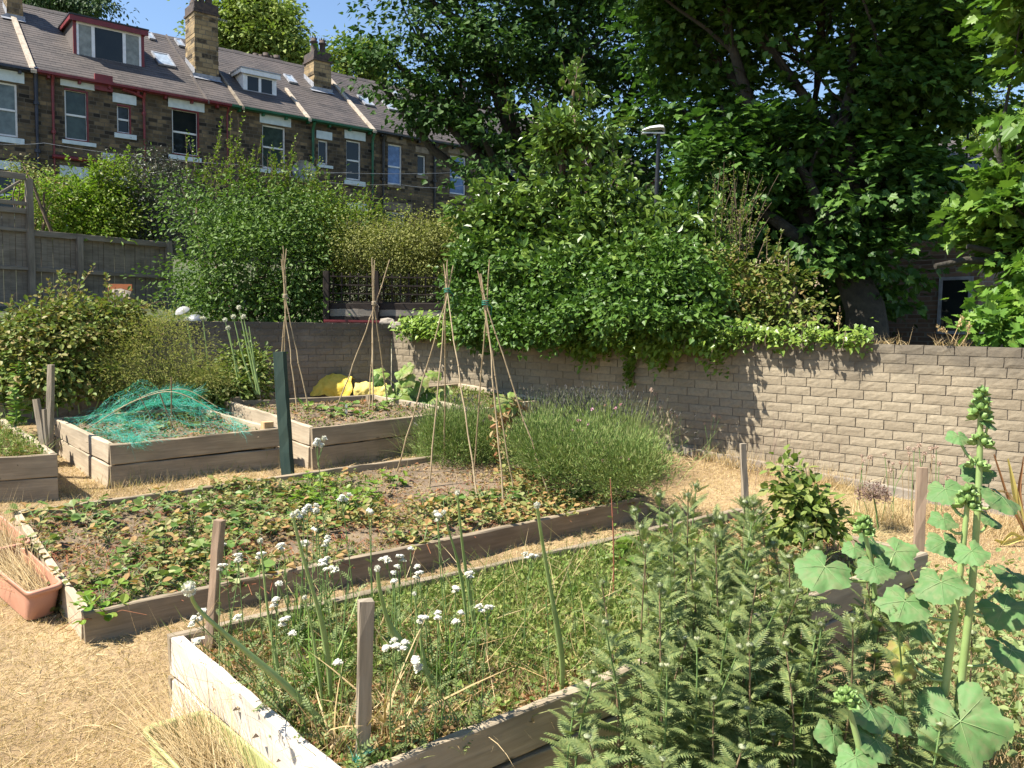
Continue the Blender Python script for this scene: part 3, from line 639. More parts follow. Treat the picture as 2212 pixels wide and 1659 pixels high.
blockwall('garden_wall', WA, WR, WT, n_r, M_blk, M_mort, 'long tan block wall running along the right side of the garden, ivy over its top')
blockwall('garden_wall', WA + np.array([wd[0],wd[1],0])*-.0, WL, WT+.09, n_l, M_blk2, M_mort, 'shaded dark block wall at the back left, behind the cane wigwams', courses=18)
mb = MB(); a = WA[:2]+wd*4.2; Mx = Matrix.Translation((a[0],a[1],0)) @ Matrix.Rotation(math.atan2(wd[1],wd[0]),4,'Z')
sg = 1 if np.dot(np.array([-wd[1], wd[0]]), n_r) > 0 else -1
za = gz(*a); zb_ = gz(*(a+wd*5)); y0_, y1_ = sorted((0.,.09*sg))
mb.add([(0,y0_,za-.1),(5,y0_,zb_-.1),(5,y1_,zb_-.1),(0,y1_,za-.1),(0,y0_,za+.06),(5,y0_,zb_+.07),(5,y1_,zb_+.07),(0,y1_,za+.06)], BOXF)
M_conc = plain('rough_concrete', (.30,.26,.21), (.2,.17,.14), 9, .95, .5)
o = objM('concrete_footing', mb, M_conc, Mx); tag(o, 'rough concrete footing strip along the base of the tan wall', 'footing')
def stone(mb, c, r, sx=1, sz=.7):
    u_ = np.linspace(0,2*PI,9)[:-1]; th_ = np.linspace(0,PI,6); V = []
    for t in th_:
        for a_ in u_: V.append((math.sin(t)*math.cos(a_)*sx, math.sin(t)*math.sin(a_), math.cos(t)*sz))
    V = np.array(V)*(1+.18*wob(np.array(V)*2+rng.uniform(0,9,3)))[:,None]; V[:,:] = np.clip(V, -.82, .82)
    i = np.arange(5)[:,None]*8; j = np.arange(8)[None]; k = (j+1) % 8
    mb.add(V*r+np.asarray(c), np.stack([i+j, i+k, i+8+k, i+8+j],-1).reshape(-1,4)[:,::-1])
for (u, v, r, sx, lab) in ((838,704,.13,1.3,'largest pale loose stone lying on the wall corner'),(857,702,.09,1.1,'flat loose stone leaning on the largest one on the wall corner'),(877,706,.08,.9,'squarish loose stone on the wall top, second from the ivy'),(890,706,.055,.9,'smallest loose stone on the wall top, beside the ivy')):
    mb = MB(); d_ = 11.35-(u-845)*.008; p = P(u, v, d_); p[2] = WT+r*.55; stone(mb, p, r, sx); tag(obj('loose_stone', mb, M_conc), lab, 'stone', 'loose stones on the wall')
# ============================================================ raised beds, stakes
m, nt, b, _ = newmat('garden_soil'); c = coords(nt)
col = ramp(nt, noise(nt, c, 5, 6, .7), [(.3,(.10,.07,.045)),(.5,(.175,.125,.08)),(.7,(.26,.19,.12))])
nt.links.new(col, b.inputs['Base Color']); b.inputs['Roughness'].default_value = 1.; bump(nt, b, noise(nt, c, 40, 6, .7), .9, .02); M_soil = m
M_wpale = wood('bleached_white_plank', (.66,.60,.53), (.50,.43,.36), stain=(.34,.28,.22)); M_wgrey = wood('weathered_plank', (.33,.265,.185), (.19,.15,.10)); M_wtan = wood('tan_plank', (.37,.295,.2), (.23,.18,.12)); M_wlight = wood('bleached_lit_plank', (.52,.43,.31), (.36,.285,.2))  # bleached wood; sunlit sides get a paler copy, shaded fronts a darker one
M_wtan2 = wood('grey_tan_plank', (.44,.36,.26), (.28,.225,.155)); M_stake = wood('grey_stake', (.36,.30,.225), (.22,.18,.13), knots=False); M_stake_g = wood('dark_green_stake', (.022,.045,.038), (.035,.06,.05), knots=False, stain=(.05,.07,.05)); M_stake_r = wood('reddish_stake', (.38,.275,.19), (.25,.17,.115), knots=False); M_wnew = wood('new_pine', (.62,.42,.22), (.5,.33,.17))
def soil(corners, drop, root, n=40, amp=.014):
    a, b_, c_, d_ = [np.asarray(q) for q in corners]; s = np.linspace(0,1,n); S, T = np.meshgrid(s, s)
    V = (a*((1-S)*(1-T))[...,None] + b_*(S*(1-T))[...,None] + c_*(S*T)[...,None] + d_*((1-S)*T)[...,None]).reshape(-1,3)
    V[:,2] += -drop + amp*wob(V*4) + amp*.8*wob(V*11) + rng.normal(0,amp*.22,len(V))
    i = (np.arange(n-1)[:,None]*n+np.arange(n-1)[None]).ravel(); mb = MB(); mb.add(V, np.stack([i,i+1,i+n+1,i+n],-1), 0, True)
    for k in range(500):                  # clods
        q = V[rng.integers(len(V))]+[rng.uniform(-.05,.05), rng.uniform(-.05,.05), .0]; r = rng.uniform(.004,.016)
        W_ = np.array([[1,0,0],[-.5,.87,0],[-.5,-.87,0],[0,0,.8]])*r*rng.uniform(.7,1.3,(4,3)); mb.add(W_+q, [(0,1,3),(1,2,3),(2,0,3)])
    return obj('soil', mb, M_soil, root)
def bed(label, cs, h, mats, rows=1, drop=.06, w=.045, skip=()):
    ctr = np.mean(cs, 0); root = empty('raised_bed', on_ground(ctr), label, 'raised bed', 'timber raised beds of the garden')
    n = len(cs)
    for i in range(n):
        if i in skip: continue
        a, b_ = np.array(cs[i]), np.array(cs[(i+1) % n]); e = nrm(b_-a)
        if i % 2 == 0: a = a-e*w/2; b_ = b_+e*w/2
        else: a = a+e*(w/2+.004); b_ = b_-e*(w/2+.004)
        ph = h/rows
        for r in range(rows):
            dz = np.array([0,0,-r*ph-(r>0)*.004]); o = np.array([*(np.array([e[1],-e[0]])*rng.normal(0,.006)),0]) if r else 0
            board('plank', a+dz+o, b_+dz+o, w, ph-.006+(.06 if r == rows-1 else 0), mats[i % len(mats)], root)
    soil(cs, drop, root)
    return root
def bil(cs, s, t):
    a, b_, c_, d_ = [np.asarray(q) for q in cs]; s = np.asarray(s)[...,None]; t = np.asarray(t)[...,None]
    return a*(1-s)*(1-t)+b_*s*(1-t)+c_*s*t+d_*(1-s)*t
bF = [G(742,1678,.34), G(1990,1192,.34), G(1592,1100,.34), G(375,1371,.34)]
bM = [G(190,1322,.15), G(1390,1073,.15), G(1060,968,.15), G(35,1104,.15)]
bN = [G(243,960,.34), G(600,926,.34), G(425,878,.34), G(123,902,.34)]
b2 = [G(677,923,.36), G(1010,887,.36), G(806,853,.36), G(490,866,.36)]
b3 = [G(1020,884,.30), G(1180,862,.30), G(990,828,.30), G(846,840,.30)]
bE = [G(-230,1000,.36), G(116,979,.36), G(5,905,.36), G(-300,918,.36)]
bed('nearest raised bed, bleached white on its left side, full of yarrow', bF, .34, [M_wtan2, M_wgrey, M_wgrey, M_wpale], 2)
bed('long low one-plank bed of strawberries crossing the middle', bM, .15, [M_wgrey, M_wgrey, M_wtan, M_wlight], 1, drop=.045)
bed('two-plank bed under the green netting', bN, .34, [M_wtan, M_wlight, M_wtan, M_wlight], 2)
bed('two-plank bed of bare soil with squash seedlings and two wigwams', b2, .36, [M_wtan, M_wlight, M_wgrey, M_wlight], 2)
bed('farthest raised bed by the wall, rhubarb and marrow leaves over its side', b3, .30, [M_wlight, M_wlight, M_wtan, M_wlight], 2)
bed('raised bed cut off by the left edge of the photo', bE, .36, [M_wtan, M_wlight, M_wtan, M_wlight], 2)
def stake(ut, vt, ub, vb, hb, wpx, dpx, mat, label, rot=.5, cut=0.):
    """square stake: top pixel, foot pixel on a surface hb above the ground"""
    b_ = G(ub, vb, hb); d_ = b_[1]; t = P(ut, vt, d_); w = wpx/F*d_; dd = dpx/F*d_
    b2_ = b_ + (b_-t)*(.12)
    M = frame(t, b2_, up=(math.cos(rot), math.sin(rot), 0)); mb = MB(); L = float(np.linalg.norm(b2_-t)); timber(mb, L, w, dd, z0=dd/2, ch=.003)
    o = objM('wooden_stake', mb, mat, M); return tag(o, label, 'stake', 'wooden stakes standing round the beds')
aF = math.atan2(bF[1][1]-bF[0][1], bF[1][0]-bF[0][0])
stake(789,1296,783,1640,.29, 32, 26, M_stake, 'thick grey stake at the near corner of the front bed', 1.9)
stake(474,1123,455,1400,.29, 20, 18, M_stake_r, 'reddish stake at the back left corner of the front bed', 1.25)
stake(604,760,622,1035,.0, 24, 16, M_stake_g, 'dark green painted stake between the two raised beds', 1.35)
stake(111,788,105,1030,0., 11, 12, M_stake, 'tall thin stake on the corner of the left edge bed', 1.4)
stake(78,862,97,976,.30, 14, 9, M_stake, 'short wide stake leaning beside the tall thin one at the left', 1.3)
stake(94,884,100,976,.30, 10, 8, M_stake, 'lowest stake end half hidden between its two neighbours at the left', 1.4)
stake(1603,958,1610,1105,.26, 13, 10, M_stake, 'slim brown stake at the far corner of the front bed, near the tan wall', 1.8)
stake(1994,1010,1983,1190,.26, 22, 12, M_stake_r, 'wide flat stake standing right of the purple seed head', 1.35)
# corner posts inside the beds
for (q, mat, lab) in ((b2[3], M_wgrey, 'a'),):
    pass
def cpost(cs, i, mat, root_lab, up=.03, w=.09):
    ctr = np.mean(cs, 0); p = np.array(cs[i]); q = p + nrm((ctr-p)*[1,1,0])*.1; mb = MB(); timber(mb, .36+up, w, w, z0=w/2)
    r = [o for o in bpy.data.objects if o.get('label') == root_lab][0]
    objM('corner_post', mb, mat, frame(q+[0,0,up], q+[0,0,-.36], up=(math.cos(aF), math.sin(aF), 0)), r)
cpost(bN, 1, M_wnew, 'two-plank bed under the green netting', .06); cpost(bN, 2, M_wnew, 'two-plank bed under the green netting', .05, .06)
L2_ = 'two-plank bed of bare soil with squash seedlings and two wigwams'
cpost(b2, 3, M_wgrey, L2_, .04); cpost(b2, 2, M_wgrey, L2_, .01, .07); cpost(bF, 3, M_wpale, 'nearest raised bed, bleached white on its left side, full of yarrow', -.02, .07)
# ============================================================ cane wigwams
M_cane = plain('bamboo_cane', (.42,.32,.19), (.26,.185,.10), 12, .55, .2); M_twine = paint('green_twine', (.02,.20,.14), .9); M_twine2 = paint('pale_twine', (.5,.42,.3), .9)
def wigwam(label, tie, feet, tops, hb, rr=.0065, tw=None):
    fb = [G(u, v, hb) for u, v in feet]; dc = np.mean([f[1] for f in fb]); T = P(*tie, dc)
    root = empty('cane_wigwam', np.mean(fb, 0), label, 'cane wigwam', 'bamboo wigwams in the beds')
    for i, (f, tp) in enumerate(zip(fb, tops)):
        a = i*2*PI/len(fb); tt = T + np.array([math.cos(a)*.014, math.sin(a)*.014, 0]); e = P(*tp, dc); e = tt + nrm(nrm(e-tt)+nrm(tt-f)*.6)*np.linalg.norm(e-tt)
        f = f+[0,0,-.03]; L = np.linalg.norm(e-f); k = 12; t = np.linspace(0,1,k)[:,None]
        p = np.where(t < .85, f+(tt-f)*(t/.85), tt+(e-tt)*((t-.85)/.15)) + rng.normal(0,.0035,(k,3)); mb = MB(); tube(mb, p, np.linspace(rr*1.15, rr*.75, k), 6)
        for q in p[2:-1:2]: tube(mb, [q-(e-f)/L*.006, q+(e-f)/L*.006], rr*1.35, 6)
        obj('cane', mb, M_cane, root)
    mb = MB(); a = np.linspace(0, 6*PI, 40); tube(mb, np.stack([T[0]+.024*np.cos(a), T[1]+.024*np.sin(a), T[2]+np.linspace(-.02,.02,40)],-1), .004, 4)
    tube(mb, [T+[.02,0,0], T+[.05,-.01,-.03], T+[.045,-.01,-.09]], .003, 4); obj('twine', mb, tw or M_twine, root); return root
wigwam('left wigwam of canes behind the dark green stake', (616,640), [(598,880),(611,870),(643,888),(668,884)], [(600,532),(604,548),(627,538),(613,560)], .32, tw=M_twine2)
wigwam('wigwam of canes over the squash seedlings, second from the left', (808,655), [(726,880),(797,885),(806,888),(838,872)], [(840,560),(806,560),(803,556),(812,575)], .32, tw=M_twine2)
wigwam('third wigwam from the left, canes standing at the back of the strawberry bed', (966,628), [(855,1018),(926,1055),(960,1000),(1035,1090)], [(975,575),(962,568),(966,560),(958,570)], .1)
wigwam('rightmost wigwam, standing in front of the lavender', (1048,655), [(1020,1043),(1092,1105),(1113,1072),(1195,1085)], [(1057,560),(1030,592),(1035,585),(1045,590)], .1)
# ============================================================ trees, hedges and shrubs beyond the walls
M_bark = plain('grey_bark', (.05,.042,.03), (.025,.021,.016), 9, .95, .8, .02); M_twig = plain('brown_twig', (.16,.11,.07), (.09,.06,.04), 12, .9, .2)
LM = {
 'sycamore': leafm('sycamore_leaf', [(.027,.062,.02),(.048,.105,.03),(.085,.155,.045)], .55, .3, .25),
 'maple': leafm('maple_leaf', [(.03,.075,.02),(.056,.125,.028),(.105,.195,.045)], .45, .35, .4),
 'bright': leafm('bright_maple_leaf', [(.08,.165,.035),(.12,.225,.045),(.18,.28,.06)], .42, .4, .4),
 'far': leafm('far_tree_leaf', [(.12,.18,.05),(.19,.25,.07),(.25,.3,.09)], .6, .35, .3),
 'fardark': leafm('far_dark_leaf', [(.04,.075,.04),(.06,.11,.05),(.08,.13,.06)], .6, .3, .3),
 'laurel': leafm('laurel_leaf', [(.058,.115,.025),(.10,.17,.038),(.17,.245,.06)], .33, .25, .5),
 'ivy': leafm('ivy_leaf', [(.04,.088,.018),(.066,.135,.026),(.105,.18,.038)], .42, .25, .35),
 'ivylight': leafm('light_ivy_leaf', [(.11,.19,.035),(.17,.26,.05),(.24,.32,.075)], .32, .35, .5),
 'shrub': leafm('shrub_leaf', [(.075,.14,.038),(.115,.195,.05),(.165,.245,.07)], .52, .35, .35),
 'shrubtip': leafm('shrub_tip_leaf', [(.11,.18,.025),(.17,.24,.035),(.22,.25,.05)], .45, .45, .4),
 'grey': leafm('grey_shrub_leaf', [(.045,.055,.05),(.075,.085,.075),(.12,.125,.11)], .45, .2, .5),
 'lime': leafm('lime_leaf', [(.15,.26,.03),(.22,.34,.04),(.28,.36,.07)], .45, .5, .35),
 'olive': leafm('olive_hedge_leaf', [(.15,.165,.055),(.21,.225,.075),(.28,.28,.11)], .55, .35, .3),
 'bramble': leafm('bramble_leaf', [(.10,.16,.035),(.16,.22,.05),(.22,.24,.08),(.25,.17,.08)], .45, .35, .4),
 'rasp': leafm('raspberry_leaf', [(.12,.18,.05),(.17,.23,.07),(.23,.27,.09),(.25,.23,.09),(.26,.19,.09)], .5, .35, .35),
 'under': leafm('understorey_shade_leaf', [(.015,.035,.01),(.025,.055,.014),(.035,.065,.016)], .5, .25, .3),  # near-black leaf, dense shade put into the colour
}
M_petal = leafm('pinkish_blossom', [(.5,.36,.28),(.6,.45,.36),(.4,.28,.2)], .7, .3, .2)
def tree(name, label, cat, trunk, lobes, ncl, nlf, spread, size, tm, lm, r0=.3, group=None, nb=30, **k):
    root = empty(name, trunk, label, cat, group)
    mb = MB(); cs = crown(mb, lobes, ncl, nlf, spread, size, tm, **k)
    cr_ = obj('crown', mb, LM[lm], root)
    mb = MB(); top = np.mean([l[:3] for l in lobes], 0); fork = np.array(trunk)+(top-trunk)*.42; p = limb(mb, trunk+np.array([0,0,-.3]), fork, r0*1.25, r0*.75, .0, 10)
    for l in lobes:
        q = limb(mb, fork+(np.array(trunk)-fork)*rng.uniform(0,.25), l[:3], r0*.5, r0*.16, .05, 7)
        for c in cs[rng.choice(len(cs), max(2, nb//len(lobes)))]:
            if np.linalg.norm(c-l[:3]) < max(l[3:6])*1.6: limb(mb, q[4], c, r0*.14, r0*.03, .05, 5, 5)
    obj('trunk', mb, M_bark, root); return root
mp, iv, ov, di = T_maple(), T_ivy(), T_oval(), T_dia()
TG = 'trees beyond the walls'
tree('broadleaf_tree', 'bright yellow-green tree rising behind the roof between the two chimneys', 'tree', P(560,260,62),
     [L3(545,60,62,70,55,2.2), L3(500,95,61,45,45,1.6), L3(600,95,61,48,50,1.8), L3(560,20,63,45,30,1.6), L3(635,135,61,26,26,1), L3(500,130,62,40,40,1.5),L3(580,150,62,60,40,1.5)], 900, 34, .42, .30, iv, 'far', .35, TG, 20, wr=.3)
tree('drooping_tree', 'blue-green tree showing over the ridge at the top left corner', 'tree', P(120,200,60),
     [L3(100,-10,60,60,28,1.8), L3(150,10,59,45,22,1.5), L3(190,25,59,18,12,1), L3(60,-5,60,30,18,1), L3(130,-60,60,70,50,2)], 420, 30, .4, .28, ov, 'fardark', .35, TG, 16, hang=.9)
tree('broadleaf_tree', 'pale green tree top peeping out just right of the two-pot chimney', 'tree', P(750,300,60),
     [L3(745,150,60,30,32,1.2), L3(775,190,60,45,50,1.5), L3(840,225,60,50,40,1.5), L3(800,120,61,40,30,1.5)], 300, 30, .4, .28, iv, 'far', .3, TG, 12)
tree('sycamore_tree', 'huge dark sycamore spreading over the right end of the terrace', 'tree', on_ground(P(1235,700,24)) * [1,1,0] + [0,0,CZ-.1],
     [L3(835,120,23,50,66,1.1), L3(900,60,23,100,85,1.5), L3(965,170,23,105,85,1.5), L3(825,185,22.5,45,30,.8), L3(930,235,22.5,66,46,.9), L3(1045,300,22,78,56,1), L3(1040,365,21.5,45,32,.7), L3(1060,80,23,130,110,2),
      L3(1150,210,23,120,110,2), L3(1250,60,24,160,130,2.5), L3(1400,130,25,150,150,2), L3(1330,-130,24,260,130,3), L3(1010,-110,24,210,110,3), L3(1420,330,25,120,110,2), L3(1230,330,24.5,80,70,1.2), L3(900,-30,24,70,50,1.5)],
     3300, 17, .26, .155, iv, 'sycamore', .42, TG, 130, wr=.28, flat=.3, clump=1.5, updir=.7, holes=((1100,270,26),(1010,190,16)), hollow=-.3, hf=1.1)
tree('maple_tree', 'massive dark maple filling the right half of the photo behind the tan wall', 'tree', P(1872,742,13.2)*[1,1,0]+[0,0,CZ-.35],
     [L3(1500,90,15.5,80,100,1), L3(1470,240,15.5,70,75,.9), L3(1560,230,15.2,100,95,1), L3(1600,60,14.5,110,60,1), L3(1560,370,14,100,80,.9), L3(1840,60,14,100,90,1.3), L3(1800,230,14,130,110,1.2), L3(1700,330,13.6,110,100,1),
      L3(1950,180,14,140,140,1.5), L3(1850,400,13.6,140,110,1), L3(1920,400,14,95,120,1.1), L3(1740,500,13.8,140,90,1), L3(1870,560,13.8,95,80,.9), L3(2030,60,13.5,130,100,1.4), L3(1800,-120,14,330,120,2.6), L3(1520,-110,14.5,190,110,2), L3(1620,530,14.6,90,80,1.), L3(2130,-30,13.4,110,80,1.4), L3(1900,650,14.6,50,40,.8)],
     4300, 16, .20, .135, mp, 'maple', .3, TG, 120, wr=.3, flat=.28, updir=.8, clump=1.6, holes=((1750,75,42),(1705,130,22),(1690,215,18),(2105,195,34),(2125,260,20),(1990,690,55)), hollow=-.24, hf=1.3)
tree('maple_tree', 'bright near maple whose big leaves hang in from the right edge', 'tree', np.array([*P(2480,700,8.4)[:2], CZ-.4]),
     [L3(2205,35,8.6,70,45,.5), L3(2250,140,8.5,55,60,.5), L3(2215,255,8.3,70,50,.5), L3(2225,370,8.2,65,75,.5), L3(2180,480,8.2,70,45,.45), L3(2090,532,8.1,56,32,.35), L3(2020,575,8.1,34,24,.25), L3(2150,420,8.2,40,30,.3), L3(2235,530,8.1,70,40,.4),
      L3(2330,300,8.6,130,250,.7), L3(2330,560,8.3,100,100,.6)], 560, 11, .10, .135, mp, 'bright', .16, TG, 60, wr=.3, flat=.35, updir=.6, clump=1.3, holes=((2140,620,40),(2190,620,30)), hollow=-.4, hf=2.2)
tree('maple_sapling', 'low maple branch with bright leaves resting on the wall at the right edge', 'tree', np.array([*P(2330,760,7.6)[:2], CZ-.45]),
     [L3(2170,712,7.35,62,34,.28), L3(2215,690,7.4,50,40,.3), L3(2260,640,7.6,60,60,.3)], 120, 12, .08, .10, mp, 'bright', .04, TG, 14, wr=.3)
tree('tall_conifer', 'pale wispy tree far off in the gap left of the near maple', 'tree', np.array([*P(2130,500,40)[:2], CZ+.3]),
     [L3(2125,225,40,28,40,1.), L3(2140,290,40,40,60,1.2), L3(2110,300,41,26,50,1.), L3(2010,420,38,60,120,1.5), L3(1960,560,38,60,100,1.5)], 420, 24, .3, .22, ov, 'far', .2, TG, 12)
SG = 'shrubs beyond the walls'
def shrub(name, label, foot, lobes, ncl, nlf, spread, size, tm, lm, cat='shrub', r0=.04, tips=None, group=SG, nb=24, **k):
    root = empty(name, foot, label, cat, group); k.setdefault('hollow', -.3); mb = MBF = MB(); cs = crown(mb, lobes, ncl, nlf, spread, size, tm, **k)
    mb = MBS = MB()
    for l in lobes:
        q = limb(mb, foot+rng.normal(0,.12,3)*[1,1,0], l[:3], r0, r0*.5, .05, 5)
        for c in cs[rng.choice(len(cs), max(2, nb//len(lobes)))]:
            if np.linalg.norm(c-l[:3]) < max(l[3:6])*1.5: limb(mb, q[4], c, r0*.4, r0*.12, .03, 4, 4)
    if tips:                              # upright young shoots on the outline
        mb = MBF; mt = MBS; lm2, pts, ln, sz = tips
        for (u, v, d_, n_) in pts:
            for _ in range(n_):
                b_ = P(u+rng.normal(0,16), v+rng.normal(0,6), d_+rng.normal(0,.2)); L = ln*rng.uniform(.5,1.2); dr = nrm(np.array([rng.normal(.1,.25), rng.normal(0,.25), 1]))
                t = np.linspace(0,1,6)[:,None]; p = b_+dr*L*t+np.array([rng.normal(0,.08),0,-.05])*t*t*L; tube(mt, p, np.linspace(.006,.002,6), 4)
                m_ = int(L/.02); tt = rng.uniform(.05,1,m_)[:,None]; pp = b_+dr*L*tt; leaves(mb, pp, nrm(rdir(m_)*[1,1,.4]+dr*.6), rdir(m_)+[0,0,.6], sz*(1.15-.5*tt[:,0]), ov, 1)
    obj('foliage', MBF, [LM[lm], LM[tips[0]]] if tips else LM[lm], root); obj('stems', MBS, M_twig, root)
    return root
def fp(u, v, d_): p = P(u, v, d_); return np.array([p[0], p[1], float(farz(p[0], p[1]))])
shrub('green_shrub', 'tall mid-green shrub right of the timber fence, the largest of the left shrubs', fp(520,690,13.5),
      [L3(485,480,14,72,70,.7), L3(560,455,14,75,50,.7), L3(465,600,13.4,55,85,.6), L3(560,560,13.4,110,110,.8), L3(650,480,14,80,70,.7), L3(640,600,13.6,70,80,.6), L3(520,640,13.2,100,55,.5), L3(425,425,14.2,32,36,.5), L3(640,665,13.6,70,40,.4), L3(460,665,13.6,50,35,.4)],
      2100, 14, .13, .074, ov, 'shrub', tips=('shrubtip', [(430,395,14.2,7),(480,410,14,7),(520,400,14,7),(575,410,14,7),(545,420,14,7),(460,430,14,6),(600,430,14,5),(620,410,14,6),(660,440,14,5),(500,360,14,4)], .75, .06), nb=50, clump=2.4, wr=.3, hollow=-.22)
shrub('yellow_green_shrub', 'lower yellow-green shrub trailing right of the tallest one below the satellite dish', fp(740,690,14.2),
      [L3(720,490,14.6,75,50,.6), L3(790,500,14.6,42,45,.4), L3(680,440,14.8,45,35,.4), L3(690,560,14.2,50,60,.4)], 900, 14, .12, .055, ov, 'shrubtip',
      tips=('shrubtip', [(680,415,14.6,5),(730,455,14.6,5),(790,465,14.6,5),(815,480,14.6,3)], .5, .055))
shrub('grey_leaved_shrub', 'dark grey-leaved round shrub above the end of the timber fence', fp(310,560,16.8),
      [L3(310,400,17,75,58,.8), L3(275,440,17,55,50,.6), L3(350,470,16.8,55,50,.6), L3(300,490,16.8,50,40,.5)], 1100, 16, .14, .055, ov, 'grey', tips=('grey', [(280,365,17,5),(330,360,17,5),(365,390,17,4)], .5, .05))
shrub('sumac_bush', 'vivid light green feathery-leaved bush beside the trellis post at the left', fp(130,600,15.8),
      [L3(110,420,15.6,38,28,.4), L3(150,425,15.6,30,22,.3), L3(120,480,15.4,40,22,.3), L3(195,470,15.8,38,45,.4), L3(150,505,15.4,55,22,.3)], 330, 14, .12, .11, T_oval(.18), 'lime', tips=('lime', [(190,400,15.8,6),(185,440,15.8,4),(215,400,16,3)], .6, .09))
shrub('yellow_green_shrub', 'leafy light green shrub between the sumac bush and the grey shrub', fp(240,580,16),
      [L3(215,440,16,40,50,.5), L3(250,400,16.3,25,45,.4), L3(240,490,15.8,65,35,.4), L3(190,495,15.6,55,25,.4)], 700, 14, .12, .07, ov, 'shrubtip', tips=('lime', [(255,370,16.3,5),(205,405,16,4)], .5, .07))
shrub('climbing_shrub', 'sparse brownish climber at the corner of the trellis', fp(60,560,14.6), [L3(75,380,14.5,26,28,.2), L3(52,360,14.5,14,16,.15), L3(95,415,14.6,22,30,.2), L3(80,470,14.7,18,40,.2)], 170, 12, .09, .05, ov, 'rasp')
shrub('olive_hedge', 'clipped olive-yellow hedge top behind the bean canes', fp(880,690,13.6),
      [L3(760,530,13.6,50,42,.5), L3(830,535,13.6,60,46,.5), L3(910,520,13.6,65,44,.5), L3(980,520,13.6,60,46,.5), L3(880,580,13.5,150,36,.4), L3(1030,530,13.4,45,45,.4), L3(790,630,14.3,90,60,.5), L3(930,630,14.3,90,60,.5)], 2700, 16, .09, .045, ov, 'olive', cat='hedge', tips=('olive', [(760,495,13.6,7),(830,500,13.6,7),(900,485,13.6,8),(980,480,13.6,8),(1020,490,13.4,5)], .22, .045), flat=.9, hollow=-.7)
shrub('understorey_shrub', 'added backing thicket, shade in its leaf colour, below the dark maple crown', np.array([*P(1650,740,17)[:2], CZ-.3]),
      [L3(1560,600,17,120,110,1), L3(1700,620,17,120,110,1), L3(1450,560,18,110,100,1), L3(1650,680,16,170,70,1), L3(1800,680,16.5,60,80,.8), L3(1870,480,20,130,200,1.5), L3(1700,420,20,160,160,1.5), L3(1550,430,21,110,110,1.3)], 2200, 14, .28, .13, ov, 'under', cat='thicket', r0=.08)  # added behind the maple as a dark backing for the gaps
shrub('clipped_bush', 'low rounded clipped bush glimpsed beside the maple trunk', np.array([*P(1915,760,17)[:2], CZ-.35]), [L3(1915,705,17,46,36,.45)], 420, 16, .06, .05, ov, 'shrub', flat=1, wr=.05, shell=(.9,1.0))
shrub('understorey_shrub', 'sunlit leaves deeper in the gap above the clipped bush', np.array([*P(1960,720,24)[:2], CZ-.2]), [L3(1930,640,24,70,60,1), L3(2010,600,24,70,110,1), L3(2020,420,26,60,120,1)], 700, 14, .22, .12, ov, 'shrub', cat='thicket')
# ---- central laurel and ivy just behind the wall
def wallpt(u, off=0., z=0.):             # point on the right wall's line seen at column u, off metres beyond it
    k = (u-1106)/F; t = (k*WA[1]-WA[0])/(wd[0]-k*wd[1]); p = WA[:2]+wd*t - n_r*off; return p
def wd_(u, off): p = wallpt(u); return p[1] + off
shrub('pointed_laurel', 'tall pointed laurel with glossy leaves in the centre, left of the street lamp', fp(1250,720,10.6),
      [L3(1243,180,10.6,8,32,.06), L3(1236,230,10.6,24,34,.16), L3(1210,300,10.6,36,44,.26), L3(1262,300,10.6,28,40,.22), L3(1205,375,10.6,52,44,.36), L3(1275,390,10.5,44,36,.32), L3(1185,440,10.5,60,40,.4), L3(1275,470,10.4,95,50,.5), L3(1085,430,10.8,55,26,.3), L3(1050,470,10.9,42,22,.25),
       L3(1100,500,10.7,85,45,.5), L3(1365,492,10.1,75,34,.45), L3(1325,430,10.2,32,30,.3), L3(1190,560,10.4,110,70,.6), L3(1330,560,10.1,100,60,.5), L3(1450,530,9.8,60,50,.4), L3(1500,500,9.9,40,40,.3), L3(1160,590,9.9,70,46,.4), L3(1280,600,9.6,70,50,.4), L3(1390,570,9.35,60,46,.36), L3(1080,550,10.4,50,40,.35)],
      2250, 11, .10, .115, T_oval(.26,.09,.12), 'laurel', cat='laurel', tips=('laurel', [(1245,165,10.6,4),(1180,290,10.6,2),(1130,260,10.6,2),(1290,330,10.6,3),(1050,440,10.9,4),(1330,400,10.2,3),(1375,475,10,4),(1500,480,9.9,2),(1225,200,10.6,3),(1260,230,10.6,3),(1175,350,10.6,3)], .36, .10), nb=60, updir=.35, wr=.2, clump=1.4, hollow=-.2)
shrub('ivy_mass', 'dense glossy ivy mound hanging over the wall in the centre', fp(1150,740,10.4),
      [L3(1040,590,10.5,50,66,.4), L3(1110,600,10.1,70,76,.45), L3(1060,670,10.0,70,48,.4), L3(1160,680,9.5,85,46,.45), L3(1250,640,9.4,85,66,.45), L3(1340,640,8.95,76,56,.45), L3(1420,620,8.8,70,56,.42), L3(1380,680,8.45,85,30,.4), L3(1280,690,8.8,85,30,.4), L3(1480,610,8.7,46,64,.38), L3(1110,712,9.4,62,24,.34), L3(1190,712,9.05,50,22,.34), L3(1450,690,8.2,66,22,.34), L3(1040,715,9.9,40,20,.28), L3(1200,590,9.7,40,46,.25), L3(1330,585,9.3,36,46,.25), L3(1440,560,9.,30,50,.25)],
      3900, 13, .07, .06, iv, 'ivy', cat='ivy', r0=.03, updir=.25, front=.5, wr=.45, shell=(.5,1.12), hollow=-.18)
